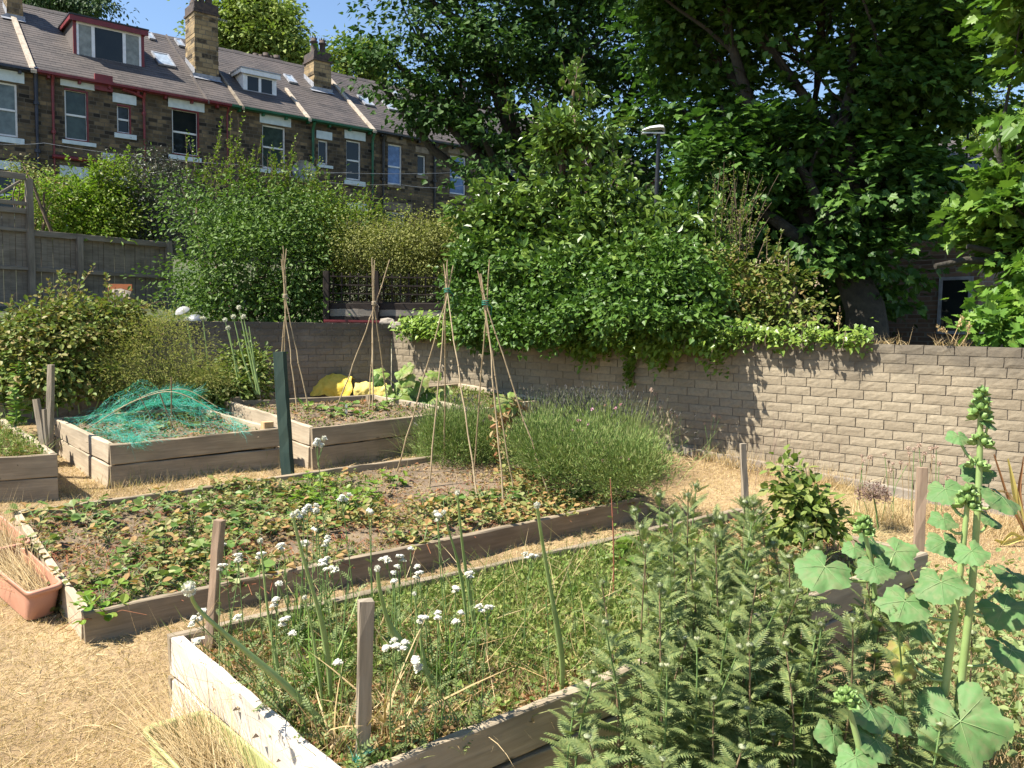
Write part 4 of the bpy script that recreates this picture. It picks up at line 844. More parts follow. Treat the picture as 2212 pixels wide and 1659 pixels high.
def ivyband(label, us, z0, off, n, size, spread, lm, hang, name='trailing_ivy'):
    mb = MB(); c = []
    for u in rng.uniform(us[0], us[1], n):
        p = wallpt(u, rng.uniform(-off, .1)); c.append([p[0], p[1], WT + z0*(.5+1.1*abs(math.sin(u*.031+1))) + rng.normal(0,.045) - hang*rng.random()**2*max(.05, .75+1.0*math.sin(u*.045)+.6*math.sin(u*.11))])
    c = np.array(c); pos = np.repeat(c, 10, 0)+rng.normal(0,spread,(n*10,3)); k = len(pos); d_ = nrm(np.array([*n_r,-.6])*.8+rdir(k)*.8)
    leaves(mb, pos, d_, nrm(np.array([*n_r,.0])*.5+[0,0,.8]+rdir(k)*.4), size*rng.uniform(.6,1.25,k), iv)
    mt = MB()
    for q in c[::9]: limb(mt, q+[0,0,.05], q+[n_r[0]*.1, n_r[1]*.1, -.12], .005, .002, .02, 4, 4)
    root = empty(name, c.mean(0), label, 'ivy', 'ivy on the tan wall'); obj('foliage', mb, LM[lm], root); obj('stems', mt, M_twig, root)
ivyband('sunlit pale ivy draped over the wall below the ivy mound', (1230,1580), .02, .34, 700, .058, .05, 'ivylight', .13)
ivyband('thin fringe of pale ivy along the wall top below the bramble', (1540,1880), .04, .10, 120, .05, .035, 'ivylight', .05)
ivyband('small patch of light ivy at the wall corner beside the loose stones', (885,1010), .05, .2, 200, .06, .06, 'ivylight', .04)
mb = MB(); mt = MB(); pts = []
for (u, v0, v1) in ((1362,760,822),):
    w_ = wallpt(u, -.06); d0 = w_[1]; p = np.array([P(u, v0, d0), P(u+6, (v0+v1)/2, d0), P(u-4, v1, d0)]); tube(mt, p, .004, 4)
    for t in np.linspace(0,1,26):
        q = p[0]*(1-t)+p[2]*t; pos = q+rng.normal(0,.035,(5,3)); leaves(mb, pos, nrm(np.array([*n_r,-.5])+rdir(5)*.7), [0,0,1.]+rdir(5)*.4, .055, iv)
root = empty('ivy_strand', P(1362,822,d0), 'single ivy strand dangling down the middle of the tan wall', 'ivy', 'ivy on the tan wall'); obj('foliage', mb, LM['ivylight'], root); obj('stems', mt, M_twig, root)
# bramble with pinkish flower heads
root = shrub('bramble_bush', 'bramble with drooping arms and pinkish flower clusters on top of the wall', fp(1640,740,9),
      [L3(1600,660,9,60,50,.3), L3(1680,650,8.9,60,50,.3), L3(1730,690,8.6,55,32,.25), L3(1640,610,9.1,40,40,.25), L3(1560,690,9,50,30,.25), L3(1545,600,9.3,40,50,.3), L3(1720,620,8.8,30,30,.2)], 560, 11, .07, .06, T_oval(.34), 'bramble', tips=('bramble', [(1650,560,9.1,3),(1700,590,8.9,3),(1580,560,9.2,3)], .35, .055))
for (u, v) in ((1636,568),(1662,562),(1690,560),(1697,578),(1650,600),(1640,630),(1700,635),(1712,650),(1765,612),(1752,672),(1740,695),(1775,690),(1778,738),(1598,640),(1610,655),(1690,668)):
    c_ = P(u, v, 8.85); pos = c_+rng.normal(0,.025,(14,3)); mb = MB(); leaves(mb, pos, rdir(14)+[0,0,.3], rdir(14), .022, T_oval(.4)); obj('flower_cluster', mb, M_petal, root)
shrub('arching_shrub', 'sparse shrub with long arching sprays leaning right of the ivy mound', fp(1520,730,9.6), [L3(1530,560,9.6,30,40,.2), L3(1570,530,9.6,24,40,.2), L3(1500,520,9.7,22,40,.2)], 110, 9, .07, .05, ov, 'shrub',
      tips=('bramble', [(1575,560,9.6,9),(1600,540,9.6,9),(1540,560,9.6,6)], 1.0, .035))
# ============================================================ fences and things behind the back wall
M_fence = wood('grey_fence_board', (.29,.245,.195), (.16,.135,.105), knots=False); M_fencel = wood('pale_fence_rail', (.34,.29,.23), (.2,.17,.14), knots=False)
def pfence():
    a, b_ = P(62,497,14.), P(364,522,15.9); a0 = P(-60,447,13.2); root = empty('timber_fence', (a+b_)/2*[1,1,0]+[0,0,CZ+.0], 'grey close-boarded timber fence at the left with a stepped top and trellis', 'fence')
    e = nrm((b_-a)*[1,1,0]); nn = np.array([e[1],-e[0],0]); zt = a[2]; zb = CZ-.12
    if nn @ -a < 0: nn = -nn
    def panel(p, q, zt, zb):
        L = np.linalg.norm((q-p)[:2]); x = 0; ee = nrm((q-p)*[1,1,0]); mb = MB(); ang = math.atan2(ee[1], ee[0])
        while x < L-.02:
            w = min(.095, L-x); dy = .012*(int(x/.095) % 2); box(mb, (x+.002, dy, rng.uniform(0,.02)), (x+w-.004, dy+.02, zt-zb)); x += w
        objM('boards', mb, M_fence, Matrix.Translation((p[0],p[1],zb)) @ Matrix.Rotation(ang,4,'Z'), root)
    panel(a, b_, zt-.06, zb+.2)
    al = np.array([*(a-e*2.2)[:2], 0]); ztl = P(30,447,13.7)[2]
    panel(al, a, ztl-.04, zb+.2)
    def rail(p, q, z, h, w=.05, off=.045, m=M_fence): board('rail', [p[0]+nn[0]*off, p[1]+nn[1]*off, z], [q[0]+nn[0]*off, q[1]+nn[1]*off, z], w, h, m, root)
    rail(a, b_, zt, .10, .07); rail(al, a, ztl, .09, .07); rail(a, b_, zt-.62, .07); rail(al, a, zt+.02, .06); rail(al, a, zt-.62, .06); rail(al, b_, zb+.28, .10, .05, .05, M_fencel); rail(al, b_, zb+.17, .15, .04, .04)
    for t, z in ((0, ztl+.5), (.32, zt-.05), (.985, zt+.02)):
        p = a+(b_-a)*t+nn*.07; mb = MB(); timber(mb, z-zb, .1, .1, z0=.05); objM('post', mb, M_fence, frame([p[0],p[1],z],[p[0],p[1],zb], up=(*nn[:2],0)), root)
    # trellis window above the left panel
    tz = P(30,370,13.7)[2]; rail(al, a-e*.05, tz, .1); 
    for t in (.0,.33,.66):
        p = a-e*(.12+t*2.2); board('trellis_bar', [*p[:2], tz-.1], [*(p-e*.55)[:2], ztl+.05], .05, .04, M_fence, root)
    rail(al, a-e*.05, ztl+.12, .07)
    return root
pfence()
def post_(u0, v0, u1, v1, d_, w, name, m, root): mb = MB(); t, b_ = P(u0,v0,d_), P(u1,v1,d_); timber(mb, float(np.linalg.norm(t-b_)), w, w, z0=w/2); return objM(name, mb, m, frame(t, b_, up=(0,1,0)), root)
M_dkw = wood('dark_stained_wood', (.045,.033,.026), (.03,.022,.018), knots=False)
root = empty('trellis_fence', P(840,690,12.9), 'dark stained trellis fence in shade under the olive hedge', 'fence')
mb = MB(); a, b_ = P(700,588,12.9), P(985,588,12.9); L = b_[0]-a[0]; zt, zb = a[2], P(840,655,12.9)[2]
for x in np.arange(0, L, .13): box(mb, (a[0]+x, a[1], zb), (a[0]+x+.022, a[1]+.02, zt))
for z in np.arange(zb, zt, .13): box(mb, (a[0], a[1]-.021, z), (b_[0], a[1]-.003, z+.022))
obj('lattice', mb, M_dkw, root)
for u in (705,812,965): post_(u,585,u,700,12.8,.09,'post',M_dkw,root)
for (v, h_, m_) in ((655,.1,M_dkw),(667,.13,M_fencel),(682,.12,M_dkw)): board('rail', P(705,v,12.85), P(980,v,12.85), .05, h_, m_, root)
mb = MB(); a = P(700,696,12.3); box(mb, (a[0], a[1], a[2]-.16), (a[0]+1.6, a[1]+.1, a[2]+.01)); box(mb, (a[0],a[1]-.03,a[2]+.011),(a[0]+1.6,a[1]+.12,a[2]+.04)); tag(obj('red_edging', mb, M_red), 'red painted timber edging low behind the back wall', 'edging')
M_wplast = plain('white_plastic', (.42,.41,.39), (.3,.29,.27), 4, .4, .1)
mb = MB(); lathe(mb, [(0,.055),(.03,.052),(.06,.043),(.085,.024),(.10,0),(.106,-.006),(.10,-.014),(.09,-.014)], P(394,672,11.4), 22, axis=(-.25,-.45,.85)); tag(obj('domed_lid', mb, M_wplast), 'white domed lid lying behind the back wall in the shade of the big shrub', 'lid')
mb = MB(); lathe(mb, [(0,.06),(.05,.055),(.09,.03),(.11,0),(.11,-.03)], P(424,690,11.2), 18, axis=(.3,-.3,.9)); tag(obj('domed_lid', mb, M_metal), 'smaller grey lid right of the white domed one', 'lid')
mb = MB(); a = P(230,613,13.4); b_ = P(285,637,13.4); M_or = plain('orange_board', (.42,.13,.04), (.33,.1,.035), 5, .8, .2)
mb.add([(a[0],a[1],a[2]),(b_[0],a[1],a[2]),(b_[0],a[1],b_[2]+.06),(a[0]+.24,a[1],b_[2]+.1),(a[0]+.02,a[1],b_[2]),(a[0],a[1]+.03,a[2]),(b_[0],a[1]+.03,a[2]),(b_[0],a[1]+.03,b_[2]+.06),(a[0]+.24,a[1]+.03,b_[2]+.1),(a[0]+.02,a[1]+.03,b_[2])], [(0,4,3,2,1),(5,6,7,8,9),(0,1,6,5),(1,2,7,6),(2,3,8,7),(3,4,9,8),(4,0,5,9)])
tag(obj('orange_board', mb, M_or), 'torn orange board against the grey timber fence', 'board')
mb = MB(); stone(mb, P(262,650,13.), .24, 1.15, .75); tag(obj('covered_sack', mb, M_fence), 'grey covered heap in front of the orange board', 'sack')
# ---- street lamp
M_lampw = plain('lamp_housing', (.72,.72,.7), (.62,.62,.6), 6, .35, .05); M_lampp = paint('lamp_post_paint', (.012,.014,.018))
root = empty('street_lamp', np.array([*P(1415,690,12.4)[:2], CZ-.35]), 'black street lamp with a white hooded lantern', 'street lamp')
t_ = P(1423,290,12.4); mb = MB(); tube(mb, [[t_[0]-.02,t_[1],CZ-.4],[t_[0]-.01,t_[1],t_[2]-1.2],[t_[0],t_[1],t_[2]]], [.045,.034,.028], 10); tube(mb, [[t_[0]-.02,t_[1],CZ-.4],[t_[0]-.02,t_[1],CZ+.6]], .055, 10); obj('post', mb, M_lampp, root)
mb = MB(); n_ = 12; prof = [(-.40,.0,.04),(-.36,.07,.10),(-.2,.14,.15),(0,.175,.15),(.09,.17,.12),(.12,.12,.10),(.13,-.02,.08)]
V = []
for (x, z, y) in [(a_*.66, b__*.66, c__*.66) for a_, b__, c__ in prof]:
    for q in np.linspace(-1,1,7): V.append((t_[0]+x, t_[1]+q*y, t_[2]+.02+z*(1-.45*q*q) if z > 0 else t_[2]+.02+z))
V = np.array(V); i = (np.arange(6)[:,None]*7+np.arange(6)[None]).ravel(); mb.add(V, np.stack([i,i+1,i+8,i+7],-1), 0, True)
box(mb, (t_[0]-.25,t_[1]-.05,t_[2]+.0), (t_[0]+.08,t_[1]+.05,t_[2]+.02)); lp = obj('lantern', mb, M_lampw, root)
mb = MB(); lathe(mb, [(.0,-.035),(.045,-.03),(.06,0)], (t_[0]-.13,t_[1],t_[2]-.0), 12); obj('lens', mb, M_glass, lp)
# ---- building at the right
M_brick = stone_mat('brown_brick', .24, .085, [(.15,.095,.065),(.2,.13,.09),(.25,.165,.12),(.12,.08,.06)], (.2,.17,.14), dirt=.3)
c0 = P(2108,740,15.); root = empty('brick_building', np.array([c0[0],c0[1],CZ-.4]), 'brown brick building with a gable wall in shade at the right edge', 'building')
aM = Matrix.Translation((c0[0],c0[1],CZ-.4)) @ Matrix.Rotation(math.radians(18),4,'Z')
mb = MB(); Hh = P(2108,330,15.)[2]-(CZ-.4)
mb.add([(0,0,0),(5,0,0),(5,0,Hh-.5),(0,0,Hh-.5),(-.9,2.2,0),(-.9,2.2,Hh-.2),(5,2.2,0),(5,2.2,Hh-.5),(0,6,0),(0,6,Hh)], [(0,1,2,3),(1,6,7,2),(0,3,5,4),(3,2,7,5),(4,5,9,8)]); objM('wall', mb, M_brick, aM, root)
mb = MB(); mb.add([(-.5,-.4,Hh-.55),(5.2,-.4,Hh-.55),(5.2,3,Hh+.9),(-1.2,3,Hh+.9),(-.5,-.4,Hh-.45),(5.2,-.4,Hh-.45),(5.2,3,Hh+1.),(-1.2,3,Hh+1.)], BOXF); objM('roof', mb, M_slate, aM, root)
for (x0,x1,z0,z1,nm) in ((.62,1.4,1.25,2.2,'window'),(-.0,0,0,0,'')):
    if not nm: continue
    mb = MB()
    for lo, hi in (((x0,-.05,z0),(x1,.02,z0+.06)),((x0,-.05,z1-.06),(x1,.02,z1)),((x0,-.05,z0+.06),(x0+.06,.02,z1-.06)),((x1-.06,-.05,z0+.06),(x1,.02,z1-.06)),((x0+.4,-.045,z0+.06),(x0+.44,.02,z1-.06))): box(mb, lo, hi)
    o = objM(nm, mb, M_white, aM, root); mb = MB(); box(mb, (x0+.05,-.02,z0+.05),(x1-.05,-.005,z1-.05)); objM('pane', mb, M_glass, aM, o)
dM = aM @ Matrix.Rotation(math.atan2(2.2,-.9),4,'Z')
mb = MB()
for lo, hi in (((.1,-.0,.3),(.16,.05,1.35)),((.62,0,.3),(.68,.05,1.35)),((.16,0,1.29),(.62,.05,1.35)),((.16,0,.3),(.62,.05,.36))): box(mb, lo, hi)
o = objM('door_frame', mb, M_lead, dM, root); mb = MB(); box(mb, (.16,.01,.36),(.62,.03,1.29)); objM('glazed_panel', mb, M_glass, dM, o)
mb = MB(); t_ = P(2096,205,15); tube(mb, [t_, P(2088,345,15)], .022, 6); tube(mb, [t_+[0,0,-.05], t_+[-.0,0,.1]], .035, 6); tag(obj('roof_pole', mb, M_black, root), None)
# ============================================================ plants of the garden
LM.update({
 'straw': leafm('dry_straw', [(.40,.265,.125),(.58,.43,.225),(.70,.55,.33),(.48,.34,.165),(.64,.49,.28),(.30,.19,.09)], .8, .25, .2),
 'weedpale': leafm('pale_weed', [(.10,.17,.045),(.16,.24,.07),(.24,.3,.10),(.36,.36,.17),(.12,.2,.05)], .6, .35, .25),
 'weed': leafm('weed_green', [(.09,.14,.035),(.14,.2,.055),(.2,.25,.075),(.28,.28,.12)], .5, .35, .35),
 'dead': leafm('withered_leaf', [(.40,.28,.14),(.32,.15,.07),(.48,.38,.2),(.28,.2,.09),(.42,.18,.09)], .8, .3, .2),
 'straw_b': leafm('strawberry_leaf', [(.06,.13,.035),(.11,.19,.05),(.18,.25,.08),(.26,.28,.13),(.33,.34,.2)], .4, .3, .45),
 'redrun': leafm('red_runner', [(.38,.09,.05),(.45,.2,.1),(.3,.06,.04)], .5, .3, .3),
 'fern': leafm('feathery_leaf', [(.10,.142,.068),(.15,.2,.09),(.2,.25,.115),(.22,.245,.11)], .5, .35, .35),
 'fernpale': leafm('feathery_leaf_pale', [(.2,.28,.13),(.28,.36,.18),(.36,.39,.22)], .55, .4, .3),
 'lav': leafm('lavender_leaf', [(.12,.2,.065),(.18,.26,.09),(.24,.3,.12),(.29,.31,.16)], .6, .25, .3),
 'lavfl': leafm('lavender_spike', [(.10,.10,.12),(.15,.14,.17),(.15,.15,.11)], .8, .2, .2),
 'asp': leafm('asparagus_fern', [(.24,.28,.08),(.33,.34,.12),(.4,.36,.15),(.2,.25,.07)], .6, .4, .2),
 'broad': leafm('broad_leaf', [(.10,.19,.045),(.15,.25,.06),(.21,.3,.08)], .4, .35, .45),
 'holly': leafm('hollyhock_leaf', [(.10,.20,.065),(.14,.25,.085)], .5, .35, .4),
 'seed': leafm('seed_head', [(.45,.30,.24),(.55,.40,.33),(.38,.27,.2)], .8, .2, .2),
 'purple': leafm('purple_brown_seed_stalk', [(.20,.13,.12),(.28,.19,.16),(.23,.17,.11)], .8, .2, .2),
 'white': leafm('white_petals', [(.60,.58,.50),(.7,.68,.6),(.48,.46,.36)], .7, .2, .2),
 'net': leafm('teal_net', [(.04,.38,.33),(.08,.48,.42),(.18,.58,.52)], .4, .45, .4),
})
M_stem = plain('green_stem', (.15,.24,.07), (.10,.17,.05), 14, .5, .1); M_stemp = plain('pale_green_stem', (.26,.36,.13), (.2,.28,.09), 10, .45, .1); M_stemb = plain('brown_stem', (.22,.15,.08), (.14,.10,.05), 14, .8, .2)
M_stemr = plain('red_stem', (.33,.08,.05), (.22,.1,.05), 14, .6, .1); M_vein = plain('leaf_vein', (.24,.33,.13), (.2,.29,.11), 10, .5, .1); M_bud = plain('bud_green', (.2,.3,.085), (.12,.21,.055), 30, .5, .4)
def inquad(x, y, cs):
    r = np.ones(np.shape(x), bool)
    for i in range(4):
        a, b_ = cs[i], cs[(i+1) % 4]; r &= ((b_[0]-a[0])*(y-a[1])-(b_[1]-a[1])*(x-a[0])) > 0
    return r
beds = [bF, bM, bN, b2, b3, bE]
def grow(cs, k=.03):
    c = np.mean(cs, 0); return [q+nrm(q-c)*k for q in cs]
# ---- dry lawn
def lawn():
    n = 520000; x = rng.uniform(-6, 7, n); y = 2.0+rng.random(n)**1.6*9.5
    ok = (side(x, y) < -.03) & (np.abs(x/y) < .68)
    for b_ in beds: ok &= ~inquad(x, y, grow(b_))
    ok &= rng.random(n) < np.clip(8/(y*y), .12, 1)
    x, y = x[ok], y[ok]; n = len(x); dn = .5+.5*np.sin(x*2.1+np.sin(y*3))*np.sin(y*2.7)
    base = np.stack([x, y, gz(x,y)+gnoise(x,y)-.004], -1); mb = MB()
    tilt = rng.uniform(.12,.9,n); a = rng.normal(.3,1.3,n); d_ = np.stack([np.cos(a)*1, np.sin(a)*1, tilt], -1)
    blades(mb, base, d_, rng.uniform(.02,.085,n)*(1+.3*dn), (.0018+.0003*y)*rng.uniform(.5,1.5,n), rng.normal(0,.5,(n,3))*[1,1,.2]-[0,0,.10])
    n = 260000; x = rng.uniform(-4.5, 4, n); y = 2.0+rng.random(n)**1.8*6; ok = (side(x, y) < -.03) & (np.abs(x/y) < .68)
    for b_ in beds: ok &= ~inquad(x, y, grow(b_))
    x, y = x[ok], y[ok]; n = len(x); base = np.stack([x, y, gz(x,y)+gnoise(x,y)-.002], -1); blades(mb, base, nrm(rdir(n)*.8+[0,0,.75]), rng.uniform(.015,.05,n), .0013+.0003*y, rng.normal(0,.4,(n,3))*[1,1,.2], seg=2)
    tag(obj('dry_grass', mb, LM['straw']), 'parched straw-coloured grass matted over the lawn', kind='stuff')
lawn()
def tuft_band(a, b_, n, hgt, w, lm, spread, name, label, green=.0, z=0.):
    t = rng.random(n)[:,None]; base = a+(b_-a)*t+rng.normal(0,spread,(n,3))*[1,1,0]; base[:,2] = gz(base[:,0], base[:,1])+z
    mb = MB(); d_ = nrm(rdir(n)*.55+[0,0,1]); blades(mb, base, d_, rng.uniform(.3,1,n)*hgt, w, rng.normal(0,.35,(n,3)))
    return tag(obj(name, mb, LM[lm]), label, kind='stuff')
up_ = lambda p, h_: p-[0,0,h_]
tuft_band(G(150,1340), G(560,1300), 500, .08, .003, 'straw', .04, 'dry_grass', 'straw tufts at the foot of the long low bed')
tuft_band(up_(bN[0],.34), up_(bN[1],.34), 260, .16, .003, 'weed', .05, 'grass', 'weedy grass growing at the foot of the netted bed')
tuft_band(G(0,1075), G(560,1040), 1500, .09, .0035, 'straw', .12, 'dry_grass', 'dry grass between the netted bed and the strawberries')
tuft_band(up_(b2[0],.36), up_(b2[1],.36), 300, .15, .003, 'weed', .05, 'grass', 'grass at the foot of the squash bed')
tuft_band(G(700,1260), G(1390,1105), 900, .11, .003, 'weed', .05, 'grass', 'weedy grass along the strip between the two long beds')
tuft_band(G(1500,985), G(1850,1060), 1600, .17, .004, 'straw', .1, 'dry_grass', 'tall bleached grass at the foot of the tan wall')
tuft_band(G(1850,1120), G(2250,1160), 1500, .16, .004, 'straw', .12, 'dry_grass', 'bleached tufts round the foot of the flat stake')
for (u0,u1,n_) in ((1740,1960,160),(1640,1700,120),(2010,2090,60),(900,1000,20)):
    a, b_ = wallpt(u0,.02), wallpt(u1,.02); mb = MB(); t = rng.random(n_)[:,None]; g = a+(b_-a)*t; base = np.stack([g[:,0],g[:,1],np.full(n_,WT-.005)],-1); 
    blades(mb, base, nrm(rdir(n_)*.7+[0,0,1]), rng.uniform(.04,.14,n_), .004, rng.normal(0,.3,(n_,3))); tag(obj('dry_grass', mb, LM['straw']), 'dry grass sprouting from the wall top', kind='stuff')
def seedstalk(pix, d_, label, r=.003, headlen=.06, lm='straw'):
    p = [P(u, v, d_) for u, v in pix]; root = empty('grass_stalk', p[0], label, 'grass stalk', 'lone dry stalks on the wall top'); mb = MB(); tube(mb, p, r, 5); obj('stalk', mb, LM[lm], root)
    mb = MB(); e = nrm(p[-1]-p[-2]); q = p[-1]-e*rng.random((40,1))*headlen*1.6+rng.normal(0,.008,(40,3)); leaves(mb, q, rdir(40)+e, rdir(40), .025, T_dia(.25)); obj('seed_head', mb, LM[lm], root)
dw = wallpt(2060)[1]
seedstalk([(2055,740),(2068,710),(2080,684)], dw, 'tallest dry grass stalk on the wall top near the right'); seedstalk([(2053,740),(2042,715),(2022,706)], dw, 'dry grass stalk bending left beside the tallest one'); seedstalk([(2078,742),(2090,722),(2093,700)], dw, 'short dry stalk right of the tallest one on the wall')
dw = wallpt(1810)[1]; seedstalk([(1812,738),(1812,700),(1811,680)], dw, 'straight brown stalk standing on the wall below the maple trunk')
# ---- leafy upright stalks (many kinds)
def leafy(name, label, cat, base, h_, nl, size, lm, tm=ov, stem=None, r=.005, lean=(0,0), group=None, start=.15, droop=.2, taper=.5, per=1):
    base = np.asarray(base); root = empty(name, base, label, cat, group); t = np.linspace(0,1,7)[:,None]; top = base+[lean[0]*h_, lean[1]*h_, h_]
    p = base+(top-base)*t+np.array([*rng.normal(0,.03,2),0])*h_*np.sin(t*PI); mb = MB(); tube(mb, p, np.linspace(r, r*.5, 7), 5); obj('stem', mb, stem or M_stem, root)
    mb = MB(); tt = np.repeat(np.linspace(start, 1, nl), per); n = len(tt); pos = np.stack([np.interp(tt, t[:,0], p[:,i]) for i in range(3)], -1); a = np.arange(n)*2.4+rng.normal(0,.4,n)
    d_ = np.stack([np.cos(a), np.sin(a), .5-droop+rng.normal(0,.25,n)], -1); leaves(mb, pos, d_, nrm(rdir(n)*.35+[0,0,1]), size*(1-(1-taper)*tt)*rng.uniform(.75,1.2,n), tm); obj('leaves', mb, LM[lm], root); return root
# left: broad leaved plants in the edge bed and behind the netted bed
GL = 'broad-leaved plants at the left'
for (u, v, h_, lab) in ((15,905,.62,'broad-leaved plant at the very left edge'),(45,915,.55,'second broad-leaved plant from the left edge'),(70,905,.5,'broad-leaved plant just left of the short wide stake'),(30,935,.38,'shorter broad-leaved plant in front in the edge bed'),(125,900,.5,'broad-leaved plant just right of the tall thin stake'),(150,890,.55,'broad-leaved plant behind the left corner of the netted bed')):
    leafy('broad_leaved_plant', lab, 'plant', G(u, v, .3), h_, 22, .13, 'broad', T_oval(.3), r=.008, group=GL, per=2)
GC = 'tall leafy weeds behind the netted bed'
for (u, v, h_, lab) in ((172,893,.72,'tall leafy weed with pale stem left of the net ridge'),(205,888,.85,'tallest of the leafy weeds behind the net'),(238,884,.66,'leafy weed standing between the tallest one and the net'),(262,882,.5,'shortest leafy weed, close against the net')):
    leafy('leafy_weed', lab, 'plant', G(u, v, .1), h_, 16, .17, 'broad', T_oval(.24), M_stemp, .009, (rng.normal(0,.15),0), GC, per=2)
# raspberries and asparagus
def foliage_plant(name, label, cat, foot, lobes, ncl, nlf, spread, size, tm, lm, stems=8, r=.006, group=None, ms=None, tips=None, **k):
    return shrub(name, label, foot, lobes, ncl, nlf, spread, size, tm, lm, cat, r, tips, group, stems*2, **k)
foliage_plant('raspberry_bush', 'sprawling raspberry bush filling the left corner before the dark wall', 'shrub', G(80,880), [L3(50,770,8.0,95,75,.4), L3(150,740,8.2,90,60,.35), L3(120,810,7.9,110,50,.35), L3(20,720,8.1,60,30,.25), L3(230,720,8.4,60,40,.3), L3(150,680,8.3,40,28,.2), L3(90,690,8.3,26,26,.2)],
  1500, 10, .07, .055, T_oval(.34), 'rasp', tips=('rasp', [(60,690,8.2,3),(120,665,8.3,5),(160,640,8.3,4),(250,650,8.4,4),(20,700,8.1,3)], .3, .06), clump=1.4)
foliage_plant('raspberry_bush', 'smaller yellowing raspberry canes showing over the wall near the orange board', 'shrub', G(240,860), [L3(225,690,8.5,45,28,.25), L3(265,670,8.6,30,20,.2), L3(180,700,8.5,40,20,.2)], 240, 9, .05, .06, T_oval(.36), 'rasp', clump=1.3)
root = foliage_plant('asparagus_fern', 'pale feathery asparagus fern, gone yellowish, behind the green net', 'plant', G(330,880), [L3(330,770,8.3,85,75,.4), L3(390,800,8.4,80,60,.35), L3(270,800,8.2,50,50,.3), L3(360,720,8.5,60,40,.3), L3(440,820,8.5,35,40,.25)],
  1000, 22, .08, .038, T_dia(.09), 'asp', updir=.1, clump=1.4)
mb = MB(); n_ = 130; b_ = np.array([G(330+rng.normal(0,55), 870+rng.normal(0,6)) for _ in range(n_)]); blades(mb, b_, nrm(rdir(n_)*.45+[0,0,1]), rng.uniform(.5,1.15,n_), .006, rng.normal(0,.25,(n_,3))); obj('thin_stalks', mb, LM['asp'], root)
mb = MB()
for (u,v,h_) in ((240,700,.35),(262,690,.3),(285,700,.38),(300,705,.3)):
    b_ = P(u,v+30,8.6)
    for k in range(9): q = b_+rng.normal(0,.04,3); tube(mb, [q, q+[rng.normal(0,.1),0,h_*.5], q+[rng.normal(0,.2),rng.normal(0,.05),h_*rng.uniform(.7,1.2)]], [.003,.002,.001], 4)
tag(obj('dead_twigs', mb, M_stemb), 'bare brown twigs standing against the end of the timber fence', 'plant')
foliage_plant('green_weeds', 'low mixed greenery in the corner behind the raised beds', 'plant', G(520,860), [L3(470,840,8.8,60,34,.3), L3(420,860,8.5,40,26,.2), L3(530,800,9.2,30,40,.2)], 620, 9, .07, .06, T_oval(.3), 'weed', clump=1.4)
for (u, v, h_, lab) in ((572,850,.95,'raspberry cane climbing left of the dark green stake'),(600,845,.8,'raspberry cane directly behind the dark green stake'),(646,842,.85,'raspberry cane reaching right of the dark green stake'),(675,840,.6,'short raspberry cane nearest the yellow sack')):
    leafy('raspberry_cane', lab, 'plant', G(u, v), h_, 14, .10, 'weed', T_oval(.38), M_stemb, .006, (rng.uniform(-.1,.35),0), 'raspberry canes against the dark wall', per=2, taper=.8)
# giant onion stalks with white balls
def ball(mb, c, r, n=60, mi=0, size=.5):
    o = rdir(n); leaves(mb, c+o*r*.72, o+rdir(n)*.5, rdir(n), r*size, T_dia(.45), mi)
def scape(label, pix, base_h, d_, head=.022, r=.009, name='onion_stalk', group='onion stalks with white ball heads', mat=None, sheath=True, dtop=0.):
    k = len(pix); p = np.array([P(u, v, d_-dtop*i/(k-1)) for i, (u, v) in enumerate(pix)]); t = np.linspace(0,1,k); T = np.linspace(0,1,16); q = np.stack([np.interp(T, t, p[:,i]) for i in range(3)], -1)
    for _ in range(3): q[1:-1] = (q[:-2]+2*q[1:-1]+q[2:])/4
    root = empty(name, q[0], label, 'onion stalk', group); mb = MB(); rr = r*(1+.5*np.exp(-((T-.3)/.16)**2)*(1 if sheath else 0))*(1-.45*T); tube(mb, q, rr, 7); obj('stem', mb, mat or M_stemp, root)
    if head:
        mb = MB(); ball(mb, q[-1], head, 90); lathe(mb, [(0,-head*.75),(head*.55,-head*.5),(head*.78,0),(head*.55,head*.5),(0,head*.75)], q[-1], 8, 0); obj('flower_head', mb, LM['white'], root)
    return root
for (lab, pix, d_) in (('onion stalk with a white ball, leftmost of those before the dark wall',[(424,800),(412,740),(403,689)],8.9),('second ball-headed onion stalk before the dark wall',[(453,850),(447,760),(438,688)],8.9),('onion stalk of the middle group whose ball sits lowest',[(520,860),(507,780),(493,708)],8.7),
    ('tall pale onion stalk with the topmost white ball',[(558,852),(536,760),(516,664)],8.6),('onion stalk with its ball just right of the topmost one',[(562,852),(543,765),(526,684)],8.55),('onion stalk with its ball just left of the topmost one',[(552,852),(524,770),(504,684)],8.7),('onion stalk whose ball touches the wall line left of the group',[(532,858),(505,770),(486,691)],8.8),('leafy onion stalk in the pale green clump without a ball',[(555,852),(548,770),(538,705)],8.6)):
    scape(lab, pix, 0, d_, 0 if 'without' in lab else .024, .0095)
